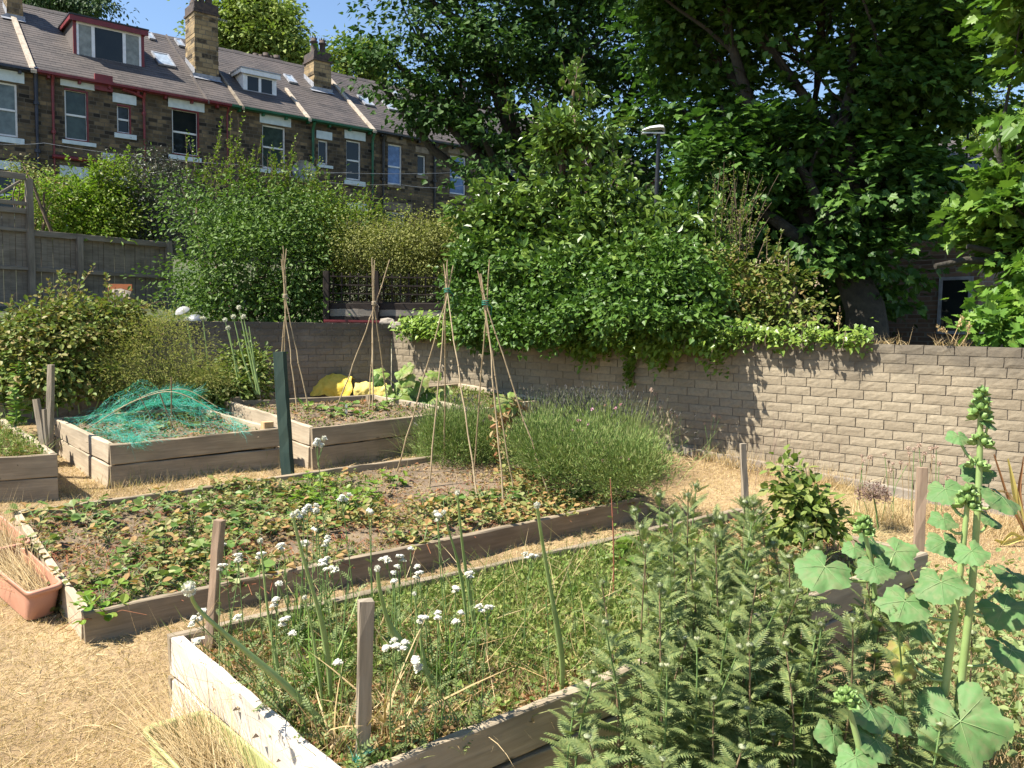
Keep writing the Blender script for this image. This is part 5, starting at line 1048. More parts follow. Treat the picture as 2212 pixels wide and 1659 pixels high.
# ---- netting
def netting():
    S = np.linspace(0,1,36); T = np.linspace(0,1,48); s, t = np.meshgrid(S, T, indexing='ij')
    cs = [np.array(q) for q in bN]; p = bil(cs, .02+s*.86, .12+t*.86)
    ridge = np.clip(1.03-np.abs(s-.52)/.47, 0, 1)**1.05; back = np.clip(t*1.5, 0, 1)**1.3*np.clip((1.02-t)*4, .3, 1)
    h_ = .05+.34*ridge*back + .02*np.sin(s*23+t*9)+.02*np.sin(t*31+s*5)
    V = p.copy(); V[...,2] += h_-.06; V[...,:2] += .02*np.stack([np.sin(s*17+t*21), np.cos(s*13-t*25)],-1); V += rng.normal(0,.004,V.shape)
    V = V.reshape(-1,3); n = len(T); root = empty('green_netting', on_ground(np.mean(bN,0)), 'teal plastic netting draped over hoops above the left two-plank bed', 'netting')
    E = []
    for i in range(36):
        for j in range(48):
            k = i*n+j
            if i < 35: E.append((k, k+n))
            if j < 47: E.append((k, k+1))
    E = np.array(E); A, B = V[E[:,0]], V[E[:,1]]; d_ = nrm(B-A); sd = nrm(np.cross(d_, rng.normal(0,1,d_.shape)))*.0009
    Q = np.stack([A-sd, A+sd, B+sd, B-sd], 1).reshape(-1,3); mb = MB(); mb.add(Q, np.arange(len(Q)).reshape(-1,4)); o = obj('mesh', mb, LM['net'], root); o['kind'] = 'stuff'
    # bunched folds where the net lies doubled
    mb = MB()
    for (pts, w, n_) in (([(200,925),(260,930),(330,948)],.05,260),([(262,942),(285,952),(300,955)],.05,420),([(215,905),(250,905),(300,915),(330,922)],.04,500),([(300,880),(365,850),(420,850)],.03,500),([(195,918),(270,868),(368,838),(400,850)],.014,500),([(368,838),(430,870),(500,905),(525,932)],.03,420),([(330,868),(400,872),(450,880)],.03,380),([(255,900),(330,872),(410,862)],.012,300)):
        q = np.array([P(u, v, np.interp(v, [838,955],[8.0,6.75])) for u, v in pts]); t = rng.random(n_)*(len(q)-1); i = t.astype(int); f = (t-i)[:,None]; c_ = q[i]*(1-f)+q[i+1]*f + rng.normal(0,w,(n_,3))*[1,1,.45]
        blades(mb, c_, rdir(n_)+nrm(q[-1]-q[0])*1.6, rng.uniform(.03,.12,n_), .0028, rng.normal(0,.3,(n_,3)))
    o = obj('bunched_folds', mb, LM['net'], root); o['kind'] = 'stuff'
    for k, pp in enumerate(([(190,925),(280,868),(368,838),(440,872),(520,930)],[(240,890),(330,845),(405,838),(470,880)])):
        q = np.array([P(u, v, 7.2+.55*k) for u, v in pp]); T_ = np.linspace(0,1,20); q = np.stack([np.interp(T_, np.linspace(0,1,len(q)), q[:,i]) for i in range(3)],-1)
        for _ in range(4): q[1:-1] = (q[:-2]+2*q[1:-1]+q[2:])/4
        mb = MB(); tube(mb, q, .0035, 5); obj('hoop', mb, M_cane, root)
netting()
for (a_, b_, lab) in (((370,815),(371,935),'straight thin cane standing in the middle of the netted bed'),((300,852),(338,925),'dark stick leaning right inside the netted bed'),((345,850),(378,935),'second leaning stick in the netted bed'),((432,900),(437,930),'short stick near the right end of the netted bed')):
    f_ = G(*b_, .28); mb = MB(); tube(mb, [f_, P(*a_, f_[1])], .006, 6); tag(obj('garden_cane', mb, M_stemb), lab, 'cane', 'sticks in the netted bed')
for (a_, b_, h_, lab, m_) in (((1931,885),(1930,1060),.0,'pale thin cane leaning on the tan wall at the right',M_cane),((1581,836),(1580,985),0,'whitish stick before the tan wall, right of the ivy shadow',M_cane)):
    f_ = G(*b_, h_); mb = MB(); tube(mb, [f_, P(*a_, f_[1]+.05)], .007, 6); tag(obj('garden_cane', mb, m_), lab, 'cane')
# brassica seedlings under the net
def rosette(name, label, cat, c_, n_, size, lm, tm, stem=.05, group=None, tilt=.7, r=.0025, sm=None):
    root = empty(name, c_, label, cat, group); a = np.arange(n_)*2.4+rng.normal(0,.3,n_); L = stem*rng.uniform(.6,1.2,n_); d_ = np.stack([np.cos(a), np.sin(a), np.full(n_, tilt)+rng.normal(0,.3,n_)],-1); d_ = nrm(d_); e = c_+d_*L[:,None]; mb = MB()
    for q in e: tube(mb, [c_, (c_+q)/2+[0,0,.004], q], r, 4)
    obj('stalks', mb, sm or M_stemp, root); mb = MB(); d2 = d_*[1,1,.2]+[0,0,-.15]+rng.normal(0,.2,d_.shape); leaves(mb, e, d2, nrm(rdir(n_)*.3+[0,0,1]), size*rng.uniform(.7,1.2,n_), tm); obj('leaves', mb, LM[lm], root); return root
T_round = (np.array([[0,0,0],[-.35,-.08,.03],[-.58,.3,.05],[-.5,.75,.03],[0,1.02,-.12],[.5,.75,.03],[.58,.3,.05],[.35,-.08,.03]], float), [(0,4,3,2,1),(0,7,6,5,4)])
for i, (u, v) in enumerate(((262,905),(300,900),(335,905),(395,905),(420,925),(455,905),(330,880),(380,880),(425,885),(280,925),(350,925))):
    rosette('cabbage_seedling', 'bluish cabbage seedling under the green netting', 'seedling', G(u, v, .28), 7, .07, 'fern', T_round, .06, 'cabbage seedlings under the netting', 1.2)
sq = ((659,884,'left end of the row'),(703,888,0),(721,900,0),(742,893,0),(757,880,0),(784,901,0),(818,885,0),(839,872,0),(857,862,0))
labs = ['leftmost squash seedling in its bed','dark round-leaved squash seedling, second from the left','bright squash seedling in front, third from the left','squash seedling in the middle of its bed','squash seedling behind the middle one','bright squash seedling nearest the front plank','squash seedling standing right of the second wigwam','taller squash seedling near the right wigwam foot','rearmost squash seedling beside the marrow leaves']
for (u, v, _), lab in zip(sq, labs): rosette('squash_seedling', lab, 'seedling', G(u, v, .31), 5, .075, 'broad', T_round, .07, 'squash seedlings', 1.1, .005)
mb = MB(); q = G(748,893,.32); box(mb, q-[.012,.001,0], q+[.012,.002,.09]); tag(obj('plant_label', mb, M_wplast), 'white plastic label stuck in the squash bed', 'plant label')
# ---- marrow / rhubarb leaves and the yellow sack
M_sack = plain('yellow_woven_sack', (.72,.52,.06), (.6,.42,.04), 16, .55, .5, .01); M_sack2 = plain('faded_yellow_cloth', (.68,.56,.16), (.55,.42,.1), 14, .7, .5, .01)
def cloth(c_, w, h_, dp, m_, label, seed, rot=0.):
    n = 26; s, t = np.meshgrid(np.linspace(-1,1,n), np.linspace(0,1,n)); z = h_*np.clip(t*2.4,0,1)**.8*(1-.25*np.clip(t*2-1,0,1))*(1-.10*s*s)
    f = np.stack([s*w/2*(1-.1*t), -dp*np.cos(t*PI)*.5, z], -1); f = f.reshape(-1,3); f += np.stack([wob(f*9+seed), wob(f*11+seed+4), wob(f*10+seed+9)],-1)*.022 + np.stack([wob(f*27+seed), wob(f*31+seed+4), wob(f*24+seed+9)],-1)*.014
    i = (np.arange(n-1)[:,None]*n+np.arange(n-1)[None]).ravel(); mb = MB(); mb.add(f@np.array(Matrix.Rotation(rot,3,'Z')).T+c_, np.stack([i,i+1,i+n+1,i+n],-1), 0, True); return tag(obj('sack', mb, m_), label, 'sack')
cloth(G(716,852,.05), .56, .27, .34, M_sack, 'crumpled bright yellow sack lying behind the squash bed', 1.); cloth(G(800,855,.05), .42, .18, .3, M_sack2, 'flatter faded yellow sack right of the bright one, brown leaves on it', 5., .2)
def umbrella_leaf(root, c_, d_, nr_, R, m_, foot=None, sr=.005, wilt=0., name='leaf', lobes=5, vein=True):
    """big rounded lobed leaf with radial veins; c_ = where the stalk joins, d_ = direction of the tip"""
    d_ = nrm(d_); x = nrm(np.cross(d_, nr_)); z = np.cross(x, d_); na, nrr = 49, 9
    th = np.linspace(-PI*.93, PI*.93, na); rad = R*(1+.095*np.cos(th*lobes)+.03*np.cos(th*3+rng.uniform(0,6))+.035*np.cos(th*19+rng.uniform(0,6))+.03*rng.normal(0,1,na))*(1-.18*np.abs(th/PI)**3); V = [(0,0,0)]
    for k in range(1, nrr+1):
        q = k/nrr; zz = R*(.035*q*np.cos(th*lobes)*q - .20*q*q + .07*np.sin(th*2+R*40)*q + .03*q*q*np.sin(th*9+R*17)+.03*rng.normal(0,1,na)*q) - wilt*R*q*q*(1.1+.5*np.cos(th*2))
        V += list(np.stack([rad*q*np.sin(th)*(1-wilt*.4*q), rad*q*np.cos(th), zz], -1))
    V = np.array(V); W_ = c_+V[:,0:1]*x+V[:,1:2]*d_+V[:,2:3]*z; fs = [(0, 1+j, 2+j) for j in range(na-1)]
    q4 = [(1+(k-1)*na+j, 1+k*na+j, 2+k*na+j, 2+(k-1)*na+j) for k in range(1,nrr) for j in range(na-1)]; mb = MB(); mb.add(W_, fs+q4, 0, True)
    if vein:
        for a in np.linspace(-2.2,2.2,lobes+ (0 if lobes % 2 else 1)):
            j = int(np.clip(round((a+PI*.93)/(2*PI*.93)*(na-1)), 0, na-1)); pr = np.array([W_[0]]+[W_[1+(k-1)*na+j] for k in range(1,nrr)])+z*.0022; tube(mb, pr, np.linspace(R*.010, R*.003, len(pr)), 4, 1)
    o = obj(name, mb, [m_, M_vein], root)
    if foot is not None:
        mb = MB(); t = np.linspace(0,1,6)[:,None]; p = np.asarray(foot)+(c_-z*.003-np.asarray(foot))*t+np.array([0,0,-.02])*np.sin(t*PI); tube(mb, p, np.linspace(sr, sr*.75, 6), 6); obj('leaf_stalk', mb, M_stemp, root)
    return o
M_marrow = leafm('marrow_leaf', [(.16,.27,.06),(.24,.34,.09)], .5, .4, .35, ((.3,.28,.12), 6.)); M_marrowd = leafm('dark_marrow_leaf', [(.06,.13,.03),(.09,.16,.04)], .5, .35, .35)
root = empty('marrow_plant', G(880,862), 'big-leaved marrow plant flopping over the farthest bed beside the yellow sacks', 'plant')
for (u, v, r_, dk, nx) in ((830,800,.13,0,-.3),(858,795,.14,0,.1),(880,808,.13,0,.2),(905,800,.12,0,.4),(845,835,.17,0,-.2),(870,845,.2,0,0),(893,850,.2,1,.2),(915,815,.13,0,.5),(935,852,.13,0,.5),(948,866,.12,0,.4),(905,840,.12,1,.2),(820,822,.1,1,-.5),(925,832,.13,0,.2),(868,788,.1,0,0),(888,787,.09,0,.3)):
    c_ = P(u, v, 9.3+rng.uniform(-.1,.3)); umbrella_leaf(root, c_+rng.normal(0,.05,3), [nx*1.5+rng.normal(0,.4),-.4,rng.uniform(-.9,.1)], nrm([nx*.5-.3,-.5,.8]+rng.normal(0,.35,3)), r_*.78, M_marrowd if dk else M_marrow, G(880,858)+rng.normal(0,.08,3)*[1,1,0], .006)
# ---- ornamental grass and lavender
def fan(name, label, cat, foot, n_, L, spread, w, lm, bend=.35, rb=.08, tips=None, seg=4, stemlen=(.45,1.)):
    root = empty(name, foot, label, cat); b_ = foot+rng.normal(0,rb,(n_,3))*[1,1,0]; a = rng.uniform(0,2*PI,n_); ph = np.abs(rng.normal(0,spread,n_)); ph = np.clip(ph, 0, 1.35)
    d_ = np.stack([np.cos(a)*np.sin(ph), np.sin(a)*np.sin(ph), np.cos(ph)],-1); LL = L*rng.uniform(*stemlen,n_); bd = np.stack([d_[:,0]*bend*.4, d_[:,1]*bend*.4, -bend*np.sin(ph)],-1)
    mb = MB(); blades(mb, b_, d_, LL, w, bd, seg=seg); obj('blades', mb, LM[lm], root)
    if tips:
        lm2, frac, ts, tw = tips; pick = (rng.random(n_) < frac) & (LL > L*.75); e = (b_+d_*LL[:,None]+bd*LL[:,None])[pick]; dd = nrm(d_+bd*2)[pick]; m_ = len(e); mb = MB()
        for k in range(3): leaves(mb, e-dd*ts*.3*k, dd+rdir(m_)*.15, rdir(m_), ts*.6, T_dia(tw)); leaves(mb, e-dd*ts*.3*k, dd+rdir(m_)*.15, rdir(m_), ts*.6, T_dia(tw))
        obj('flower_spikes', mb, LM[lm2], root)['kind'] = 'stuff'
    return root
fan('ornamental_grass', 'spiky fountain of grey-green grass against the corner of the tan wall', 'grass clump', G(1085,858), 1500, 1.0, .6, .0055, 'lav', .28, .08)
root = fan('lavender_bush', 'large lavender bush spilling over the right end of the strawberry bed', 'lavender', G(1262,1020,.0), 10500, .80, .40, .004, 'lav', .2, .24, ('lavfl',.2,.05,.18), stemlen=(.4,1.))
mb = MB(); crown(mb, [L3(1250,985,6.35,125,55,.42), L3(1350,1000,6.1,80,50,.35), L3(1170,960,6.6,60,50,.35)], 1500, 16, .05, .042, T_dia(.1), updir=.1, hang=-.9, clump=1.2, flat=1.1); obj('foliage', mb, LM['lav'], root)
root = fan('lavender_bush', 'smaller lavender bush between the third wigwam and the squash bed', 'lavender', G(995,1000,.0), 4600, .68, .42, .0036, 'lav', .2, .16, ('lavfl',.06,.05,.18))
mb = MB(); crown(mb, [L3(1000,950,7.45,75,52,.36), L3(960,930,7.5,40,40,.25), L3(1050,950,7.5,40,50,.25)], 900, 16, .05, .04, T_dia(.1), updir=.1, hang=-.9, clump=1.2, flat=1.1); obj('foliage', mb, LM['lav'], root)
root = empty('withered_marrow', G(1098,985), 'withered orange-brown marrow leaves hanging between the two lavender bushes', 'plant')
mb = MB(); 
for (u,v,n_) in ((1100,880,60),(1095,905,60),(1090,930,50),(1088,960,50),(1105,895,40)):
    pos = P(u,v,6.95)+rng.normal(0,.05,(n_,3)); leaves(mb, pos, rdir(n_)+[0,0,-.8], rdir(n_), .07*rng.uniform(.5,1.2,n_), T_oval(.3,.12,.3))
obj('withered_leaves', mb, LM['dead'], root); umbrella_leaf(root, P(1098,868,6.9), [.3,-.4,-.8], nrm([0,-.8,.6]), .11, M_marrow, G(1098,985), .006)
# ============================================================ the strawberry bed
T_straw = (np.array([[0,0,0],[-.3,.25,.08],[-.42,.6,.10],[-.25,.92,.04],[0,1.05,-.02],[.25,.92,.04],[.42,.6,.10],[.3,.25,.08]], float), [(0,4,3,2,1),(0,7,6,5,4)])
def strawberry(n_, size, lm):
    root = bpy.data.objects.new('strawberry_plant', None); C.objects.link(root); c_ = np.zeros(3)
    a = np.arange(n_)*2.4+rng.normal(0,.3,n_); L = rng.uniform(.05,.14,n_); el = rng.uniform(.15,1.1,n_); d_ = np.stack([np.cos(a)*np.cos(el), np.sin(a)*np.cos(el), np.sin(el)],-1); e = d_*L[:,None]; mb = MB()
    for q in e: tube(mb, [c_, q*.5+[0,0,.012], q], .0018, 4, 0, False)
    for _ in range(5): t = rng.uniform(0,6.3); q = np.array([math.cos(t), math.sin(t), 0])*rng.uniform(.1,.25); tube(mb, [c_, q*.5+[0,0,.035], q+[0,0,.006]], .0014, 4, 1, False)
    obj('stalks', mb, [M_stem, LM['redrun']], root, at=c_); mb = MB()
    for s_ in (-1.1, 0, 1.1):
        dd = np.stack([np.cos(a+s_), np.sin(a+s_), rng.normal(.05,.35,n_)],-1); leaves(mb, e, dd, nrm(rdir(n_)*.5+[0,0,1]), size*rng.uniform(.6,1.25,n_), T_straw)
    obj('leaves', mb, LM[lm], root, at=c_)
    return root
LM['strawdry'] = leafm('drying_strawberry_leaf', [(.14,.18,.05),(.26,.25,.11),(.34,.3,.17),(.36,.2,.1)], .6, .35, .3)
LM['strawlime'] = leafm('bright_strawberry_leaf', [(.1,.2,.03),(.17,.27,.04),(.24,.3,.07)], .4, .4, .4)
kinds = [('straw_b', 10, .042, 'green strawberry plant among the others in the long low bed'), ('straw_b', 7, .052, 'larger-leaved green strawberry plant among the others in the long low bed'), ('strawdry', 11, .042, 'faded half-dry strawberry plant among the others in the long low bed'), ('strawlime', 12, .043, 'yellow-green strawberry plant among the others in the long low bed')]
protos = [strawberry(n_, sz, lm) for lm, n_, sz, _ in kinds]; used = [False]*4; cnt = 0
def inv(cs, s, t): return bil(cs, s, t)
tries = 0; placed = []
while cnt < 160 and tries < 4000:
    tries += 1; s_, t_ = rng.random(), rng.random(); p = bil(bM, s_, t_)-[0,0,.05]
    u_ = 1106+F*(p[0]/p[1]); bare = math.exp(-((u_-930)/150)**2)*(t_ > .45)+ (.3 if (u_ < 420 and t_ > .45) else 0) + .25*math.exp(-((u_-230)/80)**2)
    if rng.random() < bare*.9 or wob(p[None]*2.3)[0] < -.18: continue
    if any((p[0]-q[0])**2+(p[1]-q[1])**2 < .0120 for q in placed): continue
    placed.append(p); w_ = wob(p[None]*1.3+5)[0]; k = 3 if (w_ > .55) else (2 if (u_ > 700 and rng.random() < .65) else int(rng.integers(0,2)) if rng.random() < .6 else 2)
    M = Matrix.Translation(Vector(p)) @ Matrix.Rotation(rng.uniform(0,6.3),4,'Z') @ Matrix.Scale(rng.uniform(.75,1.25),4)
    if not used[k]: protos[k].matrix_basis = M; used[k] = True; o = protos[k]
    else: o = copy_thing(protos[k], M)
    tag(o, kinds[k][3], 'strawberry plant', 'strawberry plants in the long low bed ('+['green','large-leaved','faded','bright'][k]+')'); cnt += 1
def cover(cs, n_, lmw, hgt, name, label, z=-.05, dead=.35, sl=.02, mask=None, dens=None):
    mb = MB(); s_, t_ = rng.random(n_), rng.random(n_); p = bil(cs, s_*.98+.01, t_*.96+.02)+[0,0,z]
    if dens is not None: k = rng.random(n_) < dens(p, s_, t_); p = p[k]
    n_ = len(p); w_ = wob(p*2.2); g = w_+rng.normal(0,.35,n_) > dead-.5
    a = p[g]; b_ = p[~g]; m_ = len(a)
    blades(mb, a, nrm(rdir(m_)*.6+[0,0,1]), hgt*rng.uniform(.25,1,m_), .003, rng.normal(0,.4,(m_,3)), 0)
    pos = a+np.stack([rng.normal(0,.02,m_), rng.normal(0,.02,m_), rng.random(m_)*hgt*.5],-1); leaves(mb, pos, rdir(m_)+[0,0,.2], nrm(rdir(m_)*.7+[0,0,1]), sl*rng.uniform(.5,1.4,m_), ov, 0)
    m_ = len(b_); pos = b_+np.stack([rng.normal(0,.02,m_), rng.normal(0,.02,m_), rng.random(m_)*hgt*.2],-1); leaves(mb, pos, rdir(m_)*[1,1,.4], nrm(rdir(m_)*.8+[0,0,1]), sl*1.1*rng.uniform(.5,1.4,m_), T_oval(.3,.12,.25), 1)
    blades(mb, b_, nrm(rdir(m_)*[1,1,.3]+[0,0,.3]), hgt*rng.uniform(.3,1.2,m_), .003, rng.normal(0,.3,(m_,3)), 2)
    return tag(obj(name, mb, [LM[lmw], LM['dead'], LM['straw']]), label, kind='stuff')
def dM_(p, s_, t_):
    u_ = 1106+F*(p[:,0]/p[:,1]); bare = np.exp(-((u_-930)/140)**2)*(t_ > .45)+.3*((u_ < 420) & (t_ > .45))+.2*np.exp(-((u_-230)/90)**2); return np.clip(1.05-bare, .3, 1)
cover(bM, 17000, 'weedpale', .075, 'weeds', 'small weeds, dry leaves and litter between the strawberries', dens=dM_, dead=.6, sl=.024)
mb = MB(); n_ = 260; p = bil(bM, rng.random(n_), rng.uniform(.09,.55,n_))-[0,0,.045]; a = rng.uniform(0,6.3,n_)
for q, t in zip(p, a): L = rng.uniform(.05,.14); e = np.array([math.cos(t), math.sin(t), 0])*L; tube(mb, [q, q+e*.5+[0,0,.04], q+e], .0017, 4, 0, False)
tag(obj('runners', mb, LM['redrun']), 'red strawberry runners tangled over the soil', kind='stuff')
# ============================================================ front bed: low weeds, yarrow, onions
def dF_(p, s_, t_): return np.where(s_ > .86, .25, 1.)*np.clip(1.15-1.2*np.exp(-((t_-.0)/.05)**2)*.5, 0, 1)
cover(bF, 36000, 'weedpale', .10, 'weeds', 'dense low weeds and dry stalks filling the front bed', z=-.06, dead=.46, sl=.026, dens=dF_)
mb = MB(); n_ = 3000; s_, t_ = rng.random(n_)*.72, rng.random(n_); p = bil(bF, s_, t_)-[0,0,.06]; blades(mb, p, nrm(rdir(n_)*.7+[0,0,1]), rng.uniform(.06,.17,n_), .004, rng.normal(0,.45,(n_,3)), seg=4); tag(obj('grass', mb, LM['weed']), 'loose arching grass blades in the front bed', kind='stuff')
mb = MB(); n_ = 800; s_, t_ = rng.random(n_)*.75, rng.random(n_); p = bil(bF, s_, t_)-[0,0,.05]; blades(mb, p, nrm(rdir(n_)*[1,1,.5]+[0,0,.5]), rng.uniform(.08,.26,n_), .0045, rng.normal(0,.4,(n_,3)), seg=4); tag(obj('dry_grass', mb, LM['straw']), 'pale dead stalks among the weeds of the front bed', kind='stuff')
for (cs, n_, nm, lb, dn) in ((bN, 900, 'weeds', 'sparse weeds on the soil under the netting', .1), (b2, 1200, 'weeds', 'sparse seedlings and dry bits on the squash bed soil', .5), (bE, 3500, 'weeds', 'weeds and dry stalks in the edge bed', .3), (b3, 2500, 'weeds', 'weeds in the farthest bed', .2)): cover(cs, n_, 'weed', .06 if cs is not bE else .18, nm, lb, dead=dn, sl=.03)
# feathery yarrow foliage
T_feather = []
def feather_leaf(nl=9, w=.2, cut=.028):
    V = []; Fs = []
    for i in range(nl):
        y = .12+.85*i/nl; L = w*math.sin(PI*(.15+.8*(i+.5)/nl))**.8
        for s_ in (-1, 1):
            k = len(V); V += [(0,y-cut,0),(s_*L*.5,y+cut*.2,.02),(s_*L,y+.07,-.02),(s_*L*.55,y+cut*2,.02),(0,y+cut,0)]; Fs.append((k,k+1,k+2,k+3,k+4) if s_ > 0 else (k+4,k+3,k+2,k+1,k))
    k = len(V); V += [(-.012,0,0),(.012,0,0),(.006,1,0),(-.006,1,0)]; Fs.append((k,k+1,k+2,k+3))
    V = np.array(V, float); V[:,2] -= .22*V[:,1]**2; return V, Fs
fl9, fl6 = feather_leaf(12, .225, .032), feather_leaf(6, .2, .045)
def yarrow(seed, h_, nh):
    root = bpy.data.objects.new('yarrow', None); C.objects.link(root); t = np.linspace(0,1,8)[:,None]; top = np.array([rng.normal(0,.02),rng.normal(0,.02),h_]); p = top*t+np.array([rng.normal(0,.02),0,0])*np.sin(t*PI); mb = MB(); tube(mb, p, np.linspace(.0028,.0016,8), 5)
    heads = []
    for k in range(nh):
        q = top+[rng.normal(0,.015), rng.normal(0,.015), rng.uniform(-.02,.006)] if k else top; heads.append(q); tube(mb, [top-[0,0,.06], q-[0,0,.012]], .0012, 4)
    obj('stem', mb, M_stem, root, at=(0,0,0)); mb = MB(); n_ = 9; tt = np.linspace(.05,.85,n_); pos = top*tt[:,None]; a = np.arange(n_)*2.4; leaves(mb, pos, np.stack([np.cos(a),np.sin(a),np.full(n_,.8)],-1), nrm(rdir(n_)*.4+[0,0,1]), .10*(1.1-tt), fl6); obj('leaves', mb, LM['fern'], root, at=(0,0,0))
    mb = MB()
    for q in heads:
        m_ = 34; r = .0115*np.sqrt(rng.random(m_)); a = rng.uniform(0,6.3,m_); c_ = q+np.stack([r*np.cos(a), r*np.sin(a), .005-r*r*55+rng.normal(0,.0012,m_)],-1); leaves(mb, c_-[0,0,.002], nrm(rdir(m_)*[1,1,.3]), nrm(rdir(m_)*.5+[0,0,1]), .0075, T_round)
        lathe(mb, [(0,-.012),(.008,-.005),(.011,-.001),(.008,.004),(0,.006)], q, 9)
    obj('flower_head', mb, LM['white'], root, at=(0,0,0)); return root
yp = [yarrow(i, h_, nh) for i, (h_, nh) in enumerate(((.5,1),(.5,3),(.5,4),(.5,2)))]; yused = [False]*4
c6 = lambda x, y: (658+x*.3386, 1097+y*.3386)
c4 = lambda x, y: (x*.3224, 1124.6+y*.3224)
c3 = lambda x, y: (548.6+x*.2977, 630.9+y*.2977)
YL = [(c6(*q[:2]), q[2]) for q in ((25,215,1),(125,200,3),(130,320,1),(200,390,2),(650,262,0),(530,325,2),(600,305,1),(558,370,0),(535,408,0),(560,447,0),(590,475,0),(748,360,0),(735,405,1),(1045,425,2),(985,510,1),(1110,630,2),(885,668,0),(775,690,1),(880,705,0),(988,677,0),(945,745,0),(570,845,2),(625,878,0),(530,915,0),(685,970,1),(185,1010,0),(1405,292,2),(45,135,0),(410,20,0),(870,40,1))]
YL += [(c4(*q[:2]), q[2]) for q in ((1350,615,2),(1385,600,0),(1595,225,2),(1635,275,3),(1510,285,1),(1765,212,1),(1870,170,2),(2065,140,3),(2180,130,1),(1905,380,3),(1830,420,0),(1835,520,1),(1920,645,1),(1920,770,0),(1605,620,0),(1350,795,0),(1520,160,0),(2190,250,2),(2090,60,0))]
YL += [(c3(*q[:2]), q[2]) for q in ((690,1470,2),(450,1545,2),(490,1575,3),(310,1600,2),(1345,1610,3),(850,1600,0))]
YL += [((700,948), 2)]
YL += [((float(rng.uniform(560,1300)), float(rng.uniform(1200,1560))), 9) for _ in range(26)]   # budding stems without open flowers
for (uv, k) in YL:
    u, v = uv; bud = k == 9; k = k % 4 if not bud else 3
    hh = .45 if v > 1120 else .62
    if v < 1000: hh = .85
    tp = G(u, v, .28+hh)
    if bud and not inquad(tp[0], tp[1], bF): continue
    b_ = tp-[rng.normal(0,.03), rng.normal(0,.03), hh]; sc = hh/.5; dd_ = float(tp[1])/3.4
    if v > 1250 and not bud:
        for _ in range(40):
            if inquad(b_[0], b_[1], grow(bF, -.07)): break
            b_ = b_+(np.mean(bF,0)-b_)*[.03,.03,0]; b_[2] = gz(b_[0], b_[1])+.28
        sc = float(np.linalg.norm(tp-b_))/.5
    up = Vector(tp-b_).normalized(); R_ = Vector((0,0,1)).rotation_difference(up).to_matrix().to_4x4()
    M = Matrix.Translation(Vector(b_)) @ R_ @ Matrix.Rotation(rng.uniform(0,6.3),4,'Z') @ Matrix.Diagonal((1.0,1.0,sc,1))
    if bud:
        o = copy_thing(yp[k], M)
        for ch in list(o.children):
            if ch.name.startswith('flower_head'): bpy.data.objects.remove(ch)
        tag(o, 'flowerless feathery yarrow stem among the weeds of the front bed', 'yarrow', 'flowerless yarrow stems'); continue
    if not yused[k]: yp[k].matrix_basis = M; yused[k] = True; o = yp[k]
    else: o = copy_thing(yp[k], M)
    tag(o, ['single-headed white yarrow stem over the front beds','white yarrow stem with three small heads over the front beds','white yarrow stem with a broad cluster of heads over the front beds','white yarrow stem with a pair of heads over the front beds'][k], 'yarrow', 'white yarrow stems ('+['one head','three heads','broad cluster','two heads'][k]+')')
SC = [('thick curving onion stalk leaning far left over the white plank', [(713,1576),(640,1500),(560,1430),(470,1355),(418,1310),(409,1272)], .022, .0105, .25),
 ('onion stalk with a small white bud behind the reddish stake', [(612,1500),(603,1460),(590,1390),(577,1318),(570,1240),(562,1168)], .010, .006, .1),
 ('tall green onion stalk rising left of the front stake past the plank', [(716,1520),(709,1415),(695,1340),(677,1279),(650,1190),(632,1112)], .010, .009, .2),
 ('bent onion stalk with an egg-shaped bud in the middle of the front bed', [(963,1503),(905,1430),(845,1365),(828,1310),(818,1265),(815,1228)], .011, .0105, .2),
 ('slender onion stalk right of the front stake, red at its foot', [(936,1517),(915,1420),(908,1380),(901,1330),(895,1282)], .008, .006, .05),
 ('onion stalk with its small head over the strawberry bed plank', [(1010,1360),(1000,1260),(985,1195),(970,1150),(959,1106)], .010, .0065, .2),
 ('tall onion stalk crossing the plank beside the broad yarrow clusters', [(1030,1400),(1024,1341),(1008,1240),(1000,1190),(993,1120),(988,1064)], .010, .0075, .3),
 ('straight bright onion stalk near the right of the front bed', [(1213,1497),(1217,1429),(1200,1334),(1181,1226),(1168,1150),(1160,1091)], .011, .0095, .3),
 ('thin onion stalk before the left part of the front bed with a bud', [(700,1540),(686,1440),(678,1380),(668,1330),(658,1290)], .008, .005, .1)]
for lab, pix, hd, r_, dt in SC: scape(lab, pix, .28, float(G(*pix[0], .29)[1]), hd, r_, dtop=dt, group='onion stalks of the front bed')
for (u, v, n_, lab) in ((700,1500,16,'clump of strappy onion leaves left of the front stake'),(955,1480,14,'broad-leaved green clump at the foot of the bent onion stalk'),(640,1400,12,'onion leaves near the back left of the front bed'),(850,1590,14,'withered onion leaves beside the front stake'),(730,1625,12,'dry golden tuft at the near corner')):
    b_ = G(u, v, .28); root = empty('onion_leaves', b_, lab, 'plant', 'leaf clumps in the front bed'); mb = MB(); blades(mb, b_+rng.normal(0,.015,(n_*2,3))*[1,1,0], nrm(rdir(n_*2)*.6+[0,0,1]), rng.uniform(.14,.32,n_*2), .011, rng.normal(0,.4,(n_*2,3)), seg=5); obj('leaves', mb, LM['straw' if 'dry' in lab or 'with' in lab else 'broad'], root)
